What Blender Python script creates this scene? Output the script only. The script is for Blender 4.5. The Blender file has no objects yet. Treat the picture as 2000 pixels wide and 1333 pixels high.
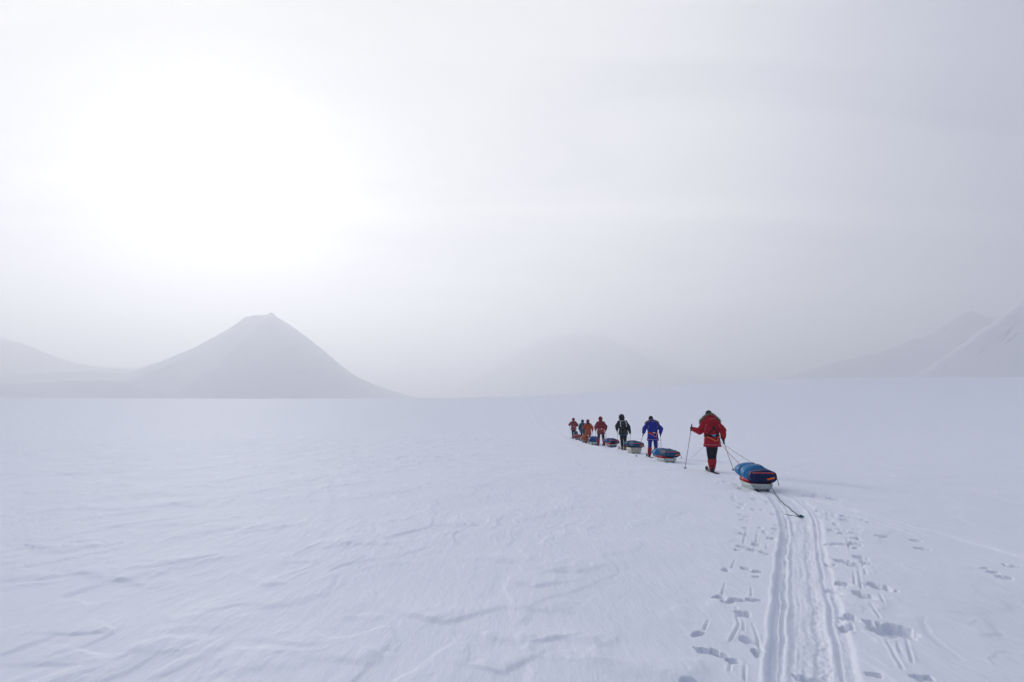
import bpy, bmesh, math, random
import numpy as np
from mathutils import Vector, Matrix, noise as mnoise
from mathutils.bvhtree import BVHTree

S = bpy.context.scene
COL = S.collection
random.seed(7)

# ------------------------------------------------------------------ camera
CAM_H = 1.55
FPX = 2000 * 24 / 36.0
PITCH = math.atan(158 / FPX)
cam_d = bpy.data.cameras.new('camera')
cam = bpy.data.objects.new('camera', cam_d)
COL.objects.link(cam)
cam.location = (0, 0, CAM_H)
cam.rotation_euler = (math.pi / 2 + PITCH, 0, 0)
cam_d.lens = 24
cam_d.sensor_width = 36
cam_d.clip_start = 0.05
cam_d.clip_end = 40000
S.camera = cam


def ray(px, py):
    """direction on the ground frame of a point seen in the photograph"""
    cx, cy = (px - 1000) / FPX, (666.5 - py) / FPX
    a = math.pi / 2 + PITCH
    return Vector((cx, cy * math.cos(a) + math.sin(a), cy * math.sin(a) - math.cos(a)))


# ------------------------------------------------------------------ light
sd = ray(432, 450).normalized()
SUN_EL = math.asin(sd.z)
SUN_AZ = math.atan2(sd.x, sd.y)          # from +Y towards +X
w = bpy.data.worlds.new('World')
S.world = w
w.use_nodes = True
nt = w.node_tree
nt.nodes.clear()


def N(tree, typ, **kw):
    n = tree.nodes.new(typ)
    for k, v in kw.items():
        setattr(n, k, v)
    return n


def L(tree, a, b):
    tree.links.new(a, b)


def ramp(tree, stops, fac=None, interp='LINEAR'):
    r = N(tree, 'ShaderNodeValToRGB')
    r.color_ramp.interpolation = interp
    e = r.color_ramp.elements
    while len(e) > 1:
        e.remove(e[-1])
    e[0].position, e[0].color = stops[0][0], stops[0][1]
    for p, c in stops[1:]:
        x = e.new(p)
        x.color = c
    if fac is not None:
        L(tree, fac, r.inputs[0])
    return r


tc = N(nt, 'ShaderNodeTexCoord')
nrm = N(nt, 'ShaderNodeVectorMath', operation='NORMALIZE')
L(nt, tc.outputs['Generated'], nrm.inputs[0])
dot = N(nt, 'ShaderNodeVectorMath', operation='DOT_PRODUCT')
L(nt, nrm.outputs[0], dot.inputs[0])
dot.inputs[1].default_value = sd
acos = N(nt, 'ShaderNodeMath', operation='ARCCOSINE')
clampd = N(nt, 'ShaderNodeClamp')
L(nt, dot.outputs['Value'], clampd.inputs[0])
clampd.inputs[1].default_value = -1
clampd.inputs[2].default_value = 1
L(nt, clampd.outputs[0], acos.inputs[0])
ang = N(nt, 'ShaderNodeMath', operation='DIVIDE')
L(nt, acos.outputs[0], ang.inputs[0])
ang.inputs[1].default_value = math.pi
# luminous overcast: glow of the veiled sun falling off to a bluish grey
def G(deg, r, g, b): return (deg / 180.0, (r, g, b, 1))
glow = ramp(nt, [G(0, 1.22, 1.20, 1.14), G(6, .98, .966, .925), G(12, .72, .713, .688), G(20, .69, .687, .665),
                 G(30, .80, .797, .785), G(38, .82, .812, .815), G(44, .72, .72, .765), G(54, .50, .51, .595), G(66, .355, .38, .515),
                 G(100, .27, .31, .47), G(180, .23, .27, .43)], ang.outputs[0], 'B_SPLINE')
# thin cloud streaks on a high layer
sep = N(nt, 'ShaderNodeSeparateXYZ')
L(nt, nrm.outputs[0], sep.inputs[0])
zc = N(nt, 'ShaderNodeMath', operation='MAXIMUM')
L(nt, sep.outputs['Z'], zc.inputs[0])
zc.inputs[1].default_value = 0.03
zadd = N(nt, 'ShaderNodeMath', operation='ADD')
L(nt, zc.outputs[0], zadd.inputs[0])
zadd.inputs[1].default_value = 0.12
dv = N(nt, 'ShaderNodeVectorMath', operation='DIVIDE')
cmb = N(nt, 'ShaderNodeCombineXYZ')
for i in range(3):
    L(nt, zadd.outputs[0], cmb.inputs[i])
L(nt, nrm.outputs[0], dv.inputs[0])
L(nt, cmb.outputs[0], dv.inputs[1])
mp = N(nt, 'ShaderNodeMapping')
L(nt, dv.outputs[0], mp.inputs[0])
mp.inputs['Rotation'].default_value = (0, 0, math.radians(-12))
mp.inputs['Scale'].default_value = (0.42, 1.3, 0.0)
mp.inputs['Location'].default_value = (3.1, 1.7, 0)
cn = N(nt, 'ShaderNodeTexNoise')
L(nt, mp.outputs[0], cn.inputs['Vector'])
cn.inputs['Scale'].default_value = 1.25
cn.inputs['Detail'].default_value = 5
cn.inputs['Roughness'].default_value = 0.5
cn.inputs['Distortion'].default_value = 1.1
cr = ramp(nt, [(0.30, (0.84, 0.855, 0.885, 1)), (0.5, (1, 1, 1, 1)), (0.70, (1.17, 1.155, 1.12, 1))], cn.outputs[0], 'EASE')
mul = N(nt, 'ShaderNodeVectorMath', operation='MULTIPLY')
L(nt, glow.outputs[0], mul.inputs[0])
L(nt, cr.outputs[0], mul.inputs[1])
sky = N(nt, 'ShaderNodeTexSky', sky_type='NISHITA', sun_disc=False)
sky.sun_elevation = SUN_EL
sky.sun_rotation = SUN_AZ
skm = N(nt, 'ShaderNodeVectorMath', operation='SCALE')
L(nt, sky.outputs[0], skm.inputs[0])
skm.inputs[3].default_value = 0.10
mixs = N(nt, 'ShaderNodeMix', data_type='VECTOR')
mixs.inputs[0].default_value = 0.93       # the overcast hides nearly all of the clear sky
L(nt, skm.outputs[0], mixs.inputs[4])
L(nt, mul.outputs[0], mixs.inputs[5])
bg = N(nt, 'ShaderNodeBackground')
L(nt, mixs.outputs[1], bg.inputs[0])
bg.inputs[1].default_value = 1.0
wo = N(nt, 'ShaderNodeOutputWorld')
L(nt, bg.outputs[0], wo.inputs[0])

sun_d = bpy.data.lights.new('sun', 'SUN')
sun_d.energy = 4.0
sun_d.angle = math.radians(9)
sun_d.color = (1, 0.96, 0.9)
sun = bpy.data.objects.new('sun', sun_d)
COL.objects.link(sun)
sun.rotation_euler = sd.to_track_quat('Z', 'Y').to_euler()

S.view_settings.view_transform = 'Standard'
S.view_settings.look = 'None'
S.view_settings.exposure = 0.21
S.view_settings.gamma = 1.0
S.view_settings.use_curve_mapping = False
S.render.engine = 'CYCLES'
S.cycles.use_denoising = True
S.cycles.max_bounces = 6
S.cycles.diffuse_bounces = 3
S.cycles.glossy_bounces = 2
S.cycles.volume_bounces = 1
HAZE = 0.00064


# ------------------------------------------------------------------ helpers
def tag(o, label=None, cat=None, group=None, kind=None):
    if label:
        o['label'] = label
    if cat:
        o['category'] = cat
    if group:
        o['group'] = group
    if kind:
        o['kind'] = kind
    return o


def link(name, me, m=None, parent=None, smooth=True):
    o = bpy.data.objects.new(name, me)
    COL.objects.link(o)
    if m is not None:
        me.materials.clear()
        me.materials.append(m)
    if smooth and len(me.polygons):
        me.polygons.foreach_set('use_smooth', np.ones(len(me.polygons), dtype=bool))
    if parent is not None:
        o.parent = parent
    return o


def empty(name, loc=(0, 0, 0), rz=0.0):
    o = bpy.data.objects.new(name, None)
    COL.objects.link(o)
    o.location = loc
    o.rotation_euler = (0, 0, rz)
    o.empty_display_size = 0.2
    return o


def mat(name, col, rough=0.7, var=0.12, vscale=8.0, bump=0.0, bscale=60.0, spec=0.12, metal=0.0, sheen=0.0, stretch=None):
    m = bpy.data.materials.new(name)
    m.use_nodes = True
    t = m.node_tree
    p = t.nodes['Principled BSDF']
    p.inputs['Roughness'].default_value = rough
    p.inputs['Specular IOR Level'].default_value = spec
    p.inputs['Metallic'].default_value = metal
    p.inputs['Sheen Weight'].default_value = sheen
    c = N(t, 'ShaderNodeTexCoord')
    mpn = N(t, 'ShaderNodeMapping')
    L(t, c.outputs['Object'], mpn.inputs[0])
    if stretch:
        mpn.inputs['Scale'].default_value = stretch
    n = N(t, 'ShaderNodeTexNoise')
    L(t, mpn.outputs[0], n.inputs['Vector'])
    n.inputs['Scale'].default_value = vscale
    n.inputs['Detail'].default_value = 4
    lo = tuple(max(0, x * (1 - var)) for x in col) + (1,)
    hi = tuple(min(1, x * (1 + var)) for x in col) + (1,)
    r = ramp(t, [(0.3, lo), (0.7, hi)], n.outputs[0])
    L(t, r.outputs[0], p.inputs['Base Color'])
    if bump:
        n2 = N(t, 'ShaderNodeTexNoise')
        L(t, mpn.outputs[0], n2.inputs['Vector'])
        n2.inputs['Scale'].default_value = bscale
        n2.inputs['Detail'].default_value = 3
        b = N(t, 'ShaderNodeBump')
        b.inputs['Strength'].default_value = 1.0
        b.inputs['Distance'].default_value = bump
        L(t, n2.outputs[0], b.inputs['Height'])
        L(t, b.outputs[0], p.inputs['Normal'])
    return m


def mesh_from(name, verts, faces):
    me = bpy.data.meshes.new(name)
    me.from_pydata([tuple(v) for v in verts], [], faces)
    me.update()
    return me


# numpy gradient noise ------------------------------------------------
def gnoise(x, y, seed=0):
    xi = np.floor(x).astype(np.int64)
    yi = np.floor(y).astype(np.int64)
    xf = x - xi
    yf = y - yi
    u = xf * xf * xf * (xf * (xf * 6 - 15) + 10)
    v = yf * yf * yf * (yf * (yf * 6 - 15) + 10)

    def g(ix, iy, dx, dy):
        h = (ix * 374761393 + iy * 668265263 + seed * 974634777) & 0xffffffff
        h = ((h ^ (h >> 13)) * 1274126177) & 0xffffffff
        h = h ^ (h >> 16)
        a = (h & 0xffff) * (2 * math.pi / 65536.0)
        return np.cos(a) * dx + np.sin(a) * dy
    n00 = g(xi, yi, xf, yf)
    n10 = g(xi + 1, yi, xf - 1, yf)
    n01 = g(xi, yi + 1, xf, yf - 1)
    n11 = g(xi + 1, yi + 1, xf - 1, yf - 1)
    return ((n00 * (1 - u) + n10 * u) * (1 - v) + (n01 * (1 - u) + n11 * u) * v) * 1.5


def fbm(x, y, octv=4, seed=0, gain=0.5, lac=2.07):
    a, s, t = 1.0, 0.0, 0.0
    for i in range(octv):
        s = s + a * gnoise(x + 17.3 * i, y - 9.1 * i, seed + i)
        t += a
        a *= gain
        x = x * lac
        y = y * lac
    return s / t


def sstep(a, b, x):
    t = np.clip((x - a) / (b - a), 0, 1)
    return t * t * (3 - 2 * t)


# ------------------------------------------------------------------ shape of the snow field
R0 = 78.0
crest_px = [(-300, 776), (0, 777), (430, 779), (700, 778.5), (900, 777), (1000, 775), (1100, 770), (1200, 763.5), (1300, 755),
            (1350, 750.5), (1400, 747.5), (1500, 742.5), (1580, 738.5), (1700, 737), (2000, 737), (2300, 738)]
tab_az, tab_R, tab_z = [], [], []
for px, py in crest_px:
    d = ray(px, py)
    hz = math.hypot(d.x, d.y)
    az = math.atan2(d.x, d.y)
    Rc = 330 + 110 * max(0, min(1, (px - 600) / 1000))
    tab_az.append(az)
    tab_R.append(Rc)
    tab_z.append(CAM_H + Rc * d.z / hz)
tab_az = [-math.pi] + tab_az + [math.pi]
tab_R = [360] + tab_R + [360]
tab_z = [12] + tab_z + [12]


def macro(x, y):
    r = np.hypot(x, y)
    az = np.arctan2(x, y)
    Rc = np.interp(az, tab_az, tab_R)
    zc_ = np.interp(az, tab_az, tab_z)
    t = np.clip((r - R0) / (Rc - R0), 0, 1)
    z = zc_ * t ** 1.5
    e = np.clip(r - Rc, 0, None)
    z = z - e * 0.07 * (1 - np.exp(-e / 25.0))
    return np.maximum(z, -18 + 0 * z)


def ground_at(px, py):
    """where the sight line through a photo point meets the snow (coarse shape)"""
    d = ray(px, py)
    d = d / math.hypot(d.x, d.y)
    rs = np.concatenate([np.arange(2, 90, 0.02), np.arange(90, 480, 0.2)])
    z = CAM_H + d.z * rs
    g = macro(d.x * rs, d.y * rs)
    k = np.argmax(z < g) if (z < g).any() else len(rs) - 1
    r = rs[k]
    return float(d.x * r), float(d.y * r)


def Z4(x, y): return 1330 + x / 3.307, 930 + y / 3.307
def Z5(x, y): return 1500 + x / 3.228, 920 + y / 3.228


trail_px = [(1600, 1420), (1588, 1333), (1582, 1260), (1577, 1200), (1570, 1140), (1566, 1099), (1566, 1060), (1566, 1030), (1560, 1005),
            (1546, 985), (1528, 971), (1505, 962), (1490, 956)]
trail = [(1.2, -3.0), (1.35, 0.0)] + [ground_at(*p) for p in trail_px]
trail += [(5.85, 17.2), (6.22, 21.2), (6.1, 26.5), (6.15, 31), (6.15, 37), (5.95, 44), (5.75, 51), (5.65, 57), (5.6, 64)]
far_trail = [(5.6, 64)] + [ground_at(*p) for p in [(1112, 851), (1095, 846), (1078, 840), (1066, 832), (1060, 825), (1056, 815), (1050, 806), (1043, 795), (1037, 786), (1033, 778), (1028, 770)]]
old_track = [ground_at(*p) for p in [(1560, 968), (1625, 985), (1750, 1019), (1880, 1055), (2000, 1090), (2160, 1140), (2500, 1300)]]
old_track2 = [ground_at(*p) for p in [(1640, 998), (1700, 1016), (1770, 1040), (1830, 1058)]]
faint = [[ground_at(*p) for p in [(612, 935), (618, 960), (622, 985)]], [ground_at(*p) for p in [(652, 932), (662, 965), (658, 1010), (640, 1060)]],
         [ground_at(*p) for p in [(560, 1110), (590, 1085), (640, 1060)]]]


def smooth_line(p, it=3):
    for _ in range(it):
        q = [p[0]]
        for a, b in zip(p[:-1], p[1:]):
            q.append((a[0] * .75 + b[0] * .25, a[1] * .75 + b[1] * .25))
            q.append((a[0] * .25 + b[0] * .75, a[1] * .25 + b[1] * .75))
        q.append(p[-1])
        p = q
    return p


def line_coords(x, y, line):
    """(signed side distance, length along) of every point against a polyline"""
    best = np.full(x.shape, 1e9)
    sgn = np.zeros(x.shape)
    along = np.zeros(x.shape)
    s0 = 0.0
    for (ax, ay), (bx, by) in zip(line[:-1], line[1:]):
        dx, dy = bx - ax, by - ay
        l2 = dx * dx + dy * dy
        l = math.sqrt(l2)
        if l < 1e-6:
            continue
        t = np.clip(((x - ax) * dx + (y - ay) * dy) / l2, 0, 1)
        ex = x - ax - t * dx
        ey = y - ay - t * dy
        d2 = ex * ex + ey * ey
        k = d2 < best
        best = np.where(k, d2, best)
        c = (ex * dy - ey * dx)
        sgn = np.where(k, np.sign(c), sgn)
        along = np.where(k, s0 + t * l, along)
        s0 += l
    return np.sqrt(best) * sgn, along, s0


# prints beside the trail: (x, y, half width, half height) in two enlargements of the photo
P5 = [(480, 290, 25, 8), (490, 315, 25, 10), (430, 340, 20, 8), (400, 385, 15, 8), (470, 380, 25, 9), (475, 405, 30, 7), (540, 405, 25, 5),
      (557, 440, 30, 9), (390, 478, 25, 9), (435, 472, 25, 7), (490, 478, 25, 9), (560, 478, 35, 12), (550, 503, 25, 6), (390, 602, 20, 16),
      (460, 582, 35, 11), (540, 607, 40, 20), (585, 568, 38, 14), (622, 605, 28, 13), (475, 735, 38, 13), (408, 770, 22, 24),
      (690, 750, 50, 28), (608, 808, 46, 30), (760, 775, 28, 13), (510, 945, 50, 22), (490, 1000, 24, 24), (640, 975, 38, 20),
      (720, 1030, 70, 42), (810, 1020, 80, 44), (860, 1050, 45, 30), (680, 1300, 52, 26), (985, 1325, 70, 20), (715, 423, 32, 6), (942, 445, 27, 9),
      (985, 500, 38, 11), (1500, 688, 35, 12), (585, 310, 8, 4), (635, 328, 18, 6), (1370, 628, 12, 5), (1420, 654, 15, 4),
      (1530, 608, 20, 6), (355, 265, 14, 24), (270, 160, 40, 10), (410, 180, 35, 10), (300, 150, 20, 6), (365, 300, 12, 16), (240, 1290, 10, 6)]
P4 = [(420, 343, 22, 5), (408, 388, 24, 8), (515, 343, 20, 5), (390, 465, 25, 8), (365, 485, 25, 6), (480, 452, 28, 8), (460, 485, 30, 12),
      (535, 505, 22, 16), (550, 375, 22, 10), (585, 412, 22, 8), (295, 620, 36, 11), (420, 612, 36, 10), (480, 662, 30, 9), (500, 630, 36, 8),
      (240, 797, 28, 9), (300, 825, 45, 14), (370, 818, 50, 16), (478, 822, 42, 16), (400, 905, 42, 22), (110, 1022, 40, 15), (145, 1125, 48, 26),
      (235, 1140, 32, 34), (325, 1185, 46, 18), (440, 1075, 28, 24), (495, 1150, 30, 18), (395, 182, 15, 5), (385, 205, 15, 5),
      (470, 217, 20, 5), (530, 218, 15, 4), (600, 245, 22, 7), (410, 290, 20, 8), (390, 250, 12, 4), (350, 158, 15, 4), (345, 135, 15, 3),
      (330, 115, 15, 3), (360, 55, 20, 6), (290, 40, 20, 5), (490, 155, 15, 10), (440, 103, 20, 5), (400, 83, 30, 4), (60, 1325, 30, 12),
      (565, 170, 15, 6), (150, 12, 18, 3), (220, 16, 18, 3), (240, 45, 15, 3), (205, 32, 14, 3), (625, 325, 18, 7), (610, 350, 16, 8), (430, 265, 18, 4)]
pits = []
for (a, b, c, d_) in P5:
    pits.append(Z5(a, b) + (c / 3.228, d_ / 3.228))
for (a, b, c, d_) in P4:
    pits.append(Z4(a, b) + (c / 3.307, d_ / 3.307))
L4 = [[(185, 930), (145, 1005)], [(290, 690), (262, 785)], [(455, 725), (455, 800)], [(360, 850), (360, 940), (385, 965), (310, 1075)],
      [(405, 950), (405, 1020)], [(460, 955), (485, 1020), (515, 1140)], [(425, 350), (400, 450)], [(500, 350), (483, 440)],
      [(355, 540), (325, 610)], [(555, 445), (550, 490)], [(415, 1200), (410, 1333)], [(320, 1200), (310, 1270)], [(630, 340), (590, 385)], [(410, 270), (405, 285)]]
L5 = [[(490, 410), (515, 510)], [(540, 650), (548, 740)], [(570, 620), (588, 770)], [(605, 620), (620, 680)], [(700, 790), (738, 865)],
      [(640, 845), (715, 960)], [(740, 1075), (855, 1275)], [(815, 1090), (838, 1170)], [(872, 1070), (912, 1235)], [(408, 790), (415, 825)],
      [(525, 970), (538, 1025)], [(545, 360), (535, 385)], [(490, 745), (493, 765)]]
drags = [[ground_at(*Z4(*p)) for p in l] for l in L4] + [[ground_at(*Z5(*p)) for p in l] for l in L5]
# wind-cut drifts: crest line (photo points), height in metres, run-out behind
scarps = [([(575, 1082), (615, 1070), (665, 1063), (745, 1062), (832, 1057)], .055, .8),
          ([(0, 1162), (60, 1135), (128, 1118), (160, 1122), (235, 1128), (300, 1139), (390, 1147)], .06, 1.0),
          ([(215, 1335), (255, 1300), (300, 1262), (345, 1225), (395, 1180)], .06, .45),
          ([(440, 1333), (455, 1290), (500, 1262)], .04, .4),
          ([(495, 1145), (520, 1142), (555, 1135)], .04, .6), ([(320, 1105), (355, 1098), (395, 1103)], .04, .5),
          ([(300, 1032), (340, 1022), (375, 1027)], .05, .8), ([(480, 1035), (515, 1025), (560, 1030)], .05, .8),
          ([(560, 1268), (600, 1250), (640, 1243)], .035, .4), ([(670, 1305), (700, 1285), (745, 1270)], .04, .4),
          ([(825, 1215), (855, 1206), (895, 1217)], .045, .5), ([(1035, 1123), (1075, 1118), (1110, 1110), (1180, 1125)], .045, .7),
          ([(1000, 1105), (1030, 1090), (1080, 1082)], .03, .7), ([(1010, 1148), (1040, 1142), (1060, 1150)], .03, .4),
          ([(1145, 1330), (1150, 1290), (1165, 1250), (1180, 1220)], .05, .35), ([(1225, 1330), (1290, 1310), (1340, 1318), (1400, 1330)], .05, .35),
          ([(960, 1320), (985, 1305), (1010, 1312)], .035, .3), ([(1000, 1265), (1030, 1248), (1055, 1262)], .04, .4),
          ([(1070, 1200), (1080, 1178), (1110, 1170)], .035, .4), ([(60, 1082), (100, 1078), (160, 1066), (220, 1060)], .05, .9),
          ([(110, 928), (160, 926), (190, 927)], .08, 2.0), ([(40, 932), (75, 930)], .05, 2), ([(225, 998), (255, 992), (290, 995)], .06, 1.2),
          ([(300, 972), (360, 968), (450, 966)], .05, 1.5), ([(1110, 995), (1130, 990), (1150, 993)], .04, 1.0),
          ([(1020, 1012), (1050, 1008), (1110, 1004)], .03, 1.0), ([(1275, 1012), (1300, 1006), (1330, 1008)], .04, .8),
          ([(820, 1028), (870, 1026), (950, 1024)], .035, 1.0), ([(130, 1305), (160, 1288), (200, 1275)], .04, .4),
          ([(180, 1243), (200, 1232), (222, 1227)], .035, .35), ([(870, 955), (905, 950), (935, 953)], .05, 1.5),
          ([(1880, 1245), (1910, 1240), (1960, 1246)], .03, .5), ([(690, 1198), (715, 1202), (660, 1210)], .03, .3)]


def height(x, y):
    r = np.hypot(x, y)
    z = macro(x, y)
    # broad undulation, wind-packed drifts, then small sastrugi, all cut along the wind
    th = math.radians(6)
    u = x * math.cos(th) - y * math.sin(th)       # across
    v = x * math.sin(th) + y * math.cos(th)       # along the wind
    near = 1 - sstep(120, 420, r)
    rough = sstep(-.25, .45, fbm(x / 5.5 + 3, y / 8.0, 3, 11))
    left = .55 + .45 * sstep(3.0, -6.0, x)
    z = z + 0.035 * fbm(x / 7, y / 9, 3, 2) * sstep(1.5, 6, r) * near * 1.0
    wx = u + .55 * fbm(u / 1.6, v / 2.2, 2, 31)
    wy = v + .9 * fbm(u / 2.3 + 5, v / 2.6, 2, 37)
    n1 = fbm(wx / 1.15, wy / 3.4, 3, 41)
    n2 = fbm(wx / .34 + 9, wy / 1.2, 4, 47)
    n3 = fbm(wx / .13 + 2, wy / .55, 2, 53)
    scale = 1 + sstep(12, 60, r) * 1.2
    z = z + near * scale * left * (.012 * sstep(.08, .16, n1) * (1 - .5 * sstep(.16, .5, n1)) + .020 * n1)
    z = z + near * scale * left * (.2 + .8 * rough) * (.013 * sstep(.10, .15, n2) * (1 - .6 * sstep(.15, .4, n2)) + .008 * n2)
    z = z + near * (.35 + .65 * rough) * left * .0050 * n3 + near * (.3 + .7 * rough) * left * .0040 * np.clip(np.abs(fbm(wx / .22 + 31, wy / 1.3, 3, 57)) - .04, 0, 1)
    # long-wavelength bars so that the distance is not flat
    z = z + .05 * sstep(25, 90, r) * (1 - sstep(200, 420, r)) * fbm(x / 14, y / 30, 3, 61)
    close = (r < 45) & (y > -4)
    ix = np.nonzero(close)[0]
    xc, yc = x[ix], y[ix]
    dz = np.zeros(len(ix))
    for pts, hgt, run in scarps:
        ln = smooth_line([ground_at(*p) for p in pts], 2)
        gx = np.array([p[0] for p in ln])
        gy = np.array([p[1] for p in ln])
        pad = run * 3 + .3
        m = (xc > gx.min() - pad) & (xc < gx.max() + pad) & (yc > gy.min() - pad) & (yc < gy.max() + pad)
        k = np.nonzero(m)[0]
        if not len(k):
            continue
        xx, yy = xc[k], yc[k]
        wob = fbm(xx / .35, yy / .5, 3, 71)
        q, s, tot = line_coords(xx, yy, ln)
        # far side of the line positive, whichever way it was drawn
        flip = 1.0 if (ln[-1][0] - ln[0][0]) > 0 else -1.0
        q = -q * flip + wob * .15 + .05 * fbm(xx / .10, yy / .2, 2, 72)
        endt = sstep(0, .28, s / tot) * sstep(1, .72, s / tot) * (np.abs(q) < pad)
        prof = np.where(q < 0, np.exp(-(q / .11) ** 2), np.exp(-(q / run) ** 2 * 1.0))
        prof = np.where(q < -.35, 0, prof) * (.6 + .6 * sstep(-.3, .4, fbm(s / .45, s * 0 + hgt * 100, 2, 74)))
        dz[k] += .40 * hgt * prof * endt * (1 + .35 * fbm(xx / .12, yy / .25, 2, 77))
    # ---- the hauled trail
    tl = smooth_line(trail, 2)
    m = (xc > .2) & (xc < 8)
    k = np.nonzero(m)[0]
    q, s, tot = line_coords(xc[k], yc[k], tl)
    xx, yy = xc[k], yc[k]
    q = q + .018 * fbm(s / .55, s * 0 + .3, 2, 5) + .006 * fbm(xx / .08, yy / .2, 2, 6)
    wide = 1 + .25 * sstep(9, 12, yy) * sstep(15.6, 13.5, yy)
    qq = q / wide * 1.17
    inside = sstep(.34, .28, np.abs(qq))
    fade = np.where(yy < 16, 1.0, .6)
    nlong = fbm(q / .03, s / .9, 3, 8)
    nlong2 = fbm(q / .09 + 4, s / 2.5, 2, 9)
    def g(c, wd): return np.exp(-((qq - c) / wd) ** 4)
    vary = .7 + .8 * fbm(s / 1.1, s * 0 + 2.2, 2, 18)
    cut = -.024 * inside
    wl = .022 * fbm(s / .7, s * 0 + 7.7, 3, 19)
    qe = qq + wl
    ge = lambda c, wd: np.exp(-((qe - c) / wd) ** 4)
    v2 = .8 + 1.2 * fbm(s / .5, s * 0 + 4.4, 3, 20)
    cut = cut - .026 * ge(-.268, .026) - .020 * v2 * ge(-.205, .020) + .013 * v2 * ge(-.236, .012) - .012 * vary * g(-.13, .022)
    cut = cut + .010 * np.clip(fbm(qe / .05, s / .22, 3, 22), 0, 1) * ge(-.31, .03) - .010 * g(.075, .04)
    cut = cut + .014 * vary * g(-.17, .020) + .018 * vary * g(.165, .022) - .013 * g(.205, .012) + .009 * vary * g(.235, .015) + .012 * g(-.32, .03)
    cut = cut + inside * (.009 * nlong + .009 * nlong2)
    rough_r = g(.09, .06) * .016 * fbm(xx / .05, yy / .035, 2, 13)
    crumb = sstep(.5, .2, np.abs(qq)) * .006 * np.clip(fbm(xx / .045, yy / .07, 3, 14), 0, 1) + inside * .004 * fbm(xx / .03, yy / .05, 2, 15)
    churn = sstep(8.5, 10.5, yy) * sstep(15.5, 13, yy) * sstep(.75, .3, np.abs(q - .25)) * .022 * fbm(xx / .16, yy / .3, 3, 16)
    dz[k] += fade * (.84 * cut * (1 + .25 * fbm(xx / .3, yy / .5, 2, 23)) + rough_r + 1.2 * crumb) + churn
    # ---- old ski track to the right, its rim still standing
    for ln, amp in ((old_track, 1.0), (old_track2, .45)):
        ln = smooth_line(ln, 2)
        q, s, tot = line_coords(xc[k], yc[k], ln)
        q = q + .02 * fbm(s / 1.2, s * 0, 2, 21)
        on = sstep(0, .8, s) * sstep(0, .8, tot - s)
        dz[k] += amp * on * (.034 * np.exp(-((q) / .042) ** 2) - .020 * np.exp(-((q + .09) / .04) ** 2) + .008 * np.exp(-((q + .17) / .04) ** 2))
    for ln in faint:
        mm = np.nonzero((xc < 0) & (yc < 25))[0]
        q, s, tot = line_coords(xc[mm], yc[mm], smooth_line(ln, 2))
        on = sstep(0, .6, s) * sstep(0, .6, tot - s)
        dz[mm] += on * (-.004 * np.exp(-(q / .10) ** 2) + .003 * np.exp(-((np.abs(q) - .22) / .07) ** 2))
    # ---- prints and pole marks
    kk = np.nonzero((xc > .3) & (xc < 8.5) & (yc > 3) & (yc < 19))[0]
    xk, yk = xc[kk], yc[kk]
    pd = np.zeros(len(kk))
    wobx = fbm(xk / .09, yk / .13, 2, 81) * .05
    woby = fbm(xk / .10 + 7, yk / .14, 2, 83) * .09
    rag = fbm(xk / .045, yk / .09, 4, 85)
    for (px, py, hw, hh) in pits:
        cx, cy = ground_at(px, py)
        a = max(.045, hw * cy / FPX)
        b = max(.055, hh * cy * cy / (FPX * CAM_H) * .85)
        b = min(b, .55)
        m = (np.abs(xk - cx) < a * 2.4) & (np.abs(yk - cy) < b * 2.4)
        j = np.nonzero(m)[0]
        if not len(j):
            continue
        e = np.sqrt(((xk[j] + wobx[j] - cx) / a) ** 2 + ((yk[j] + woby[j] - cy) / b) ** 2) + .30 * rag[j]
        dep = min(.11, .035 + .35 * min(a, b)) * (1 + 0.3 * rag[j])
        pd[j] = np.minimum(pd[j], -dep * sstep(1.04, .74, e))
        pd[j] += .002 * np.exp(-((e - 1.3) / .18) ** 2) * sstep(-.1, .3, rag[j])
    for ln in drags:
        gx = [p[0] for p in ln]
        gy = [p[1] for p in ln]
        j = np.nonzero((xk > min(gx) - .2) & (xk < max(gx) + .2) & (yk > min(gy) - .2) & (yk < max(gy) + .2))[0]
        if not len(j):
            continue
        q, s, tot = line_coords(xk[j], yk[j], smooth_line(ln, 2))
        q = q + .004 * rag[j]
        on = sstep(0, .06, s) * sstep(0, .1, tot - s) + .4 * ((s <= 0) | (s >= tot)) * 0
        tap = .35 + .9 * sstep(0, 1, s / tot)
        pd[j] += on * tap * (-.017 * np.exp(-(q / .007) ** 2) + .005 * np.exp(-((q - .02) / .009) ** 2) + .003 * np.exp(-((q + .02) / .009) ** 2))
    dz[kk] += pd
    z[ix] += dz
    # ---- the trail beyond the party, climbing the slope
    m = np.nonzero((r > 40) & (r < 460) & (np.abs(x - 4) < 16) & (y > 0))[0]
    if len(m):
        tl2 = smooth_line(trail[-10:] + far_trail[1:], 2)
        q, s, tot = line_coords(x[m], y[m], tl2)
        wd = .28 + .004 * r[m]
        z[m] += -.03 * np.exp(-(q / wd) ** 4) + (.015 + .0003 * r[m]) * np.exp(-((q + 1.5 * wd) / (wd * .6)) ** 2)
    return z


# ------------------------------------------------------------------ snow material
METAL = .42      # a broad forward sheen, as a crust of ice grains gives against the light


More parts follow.
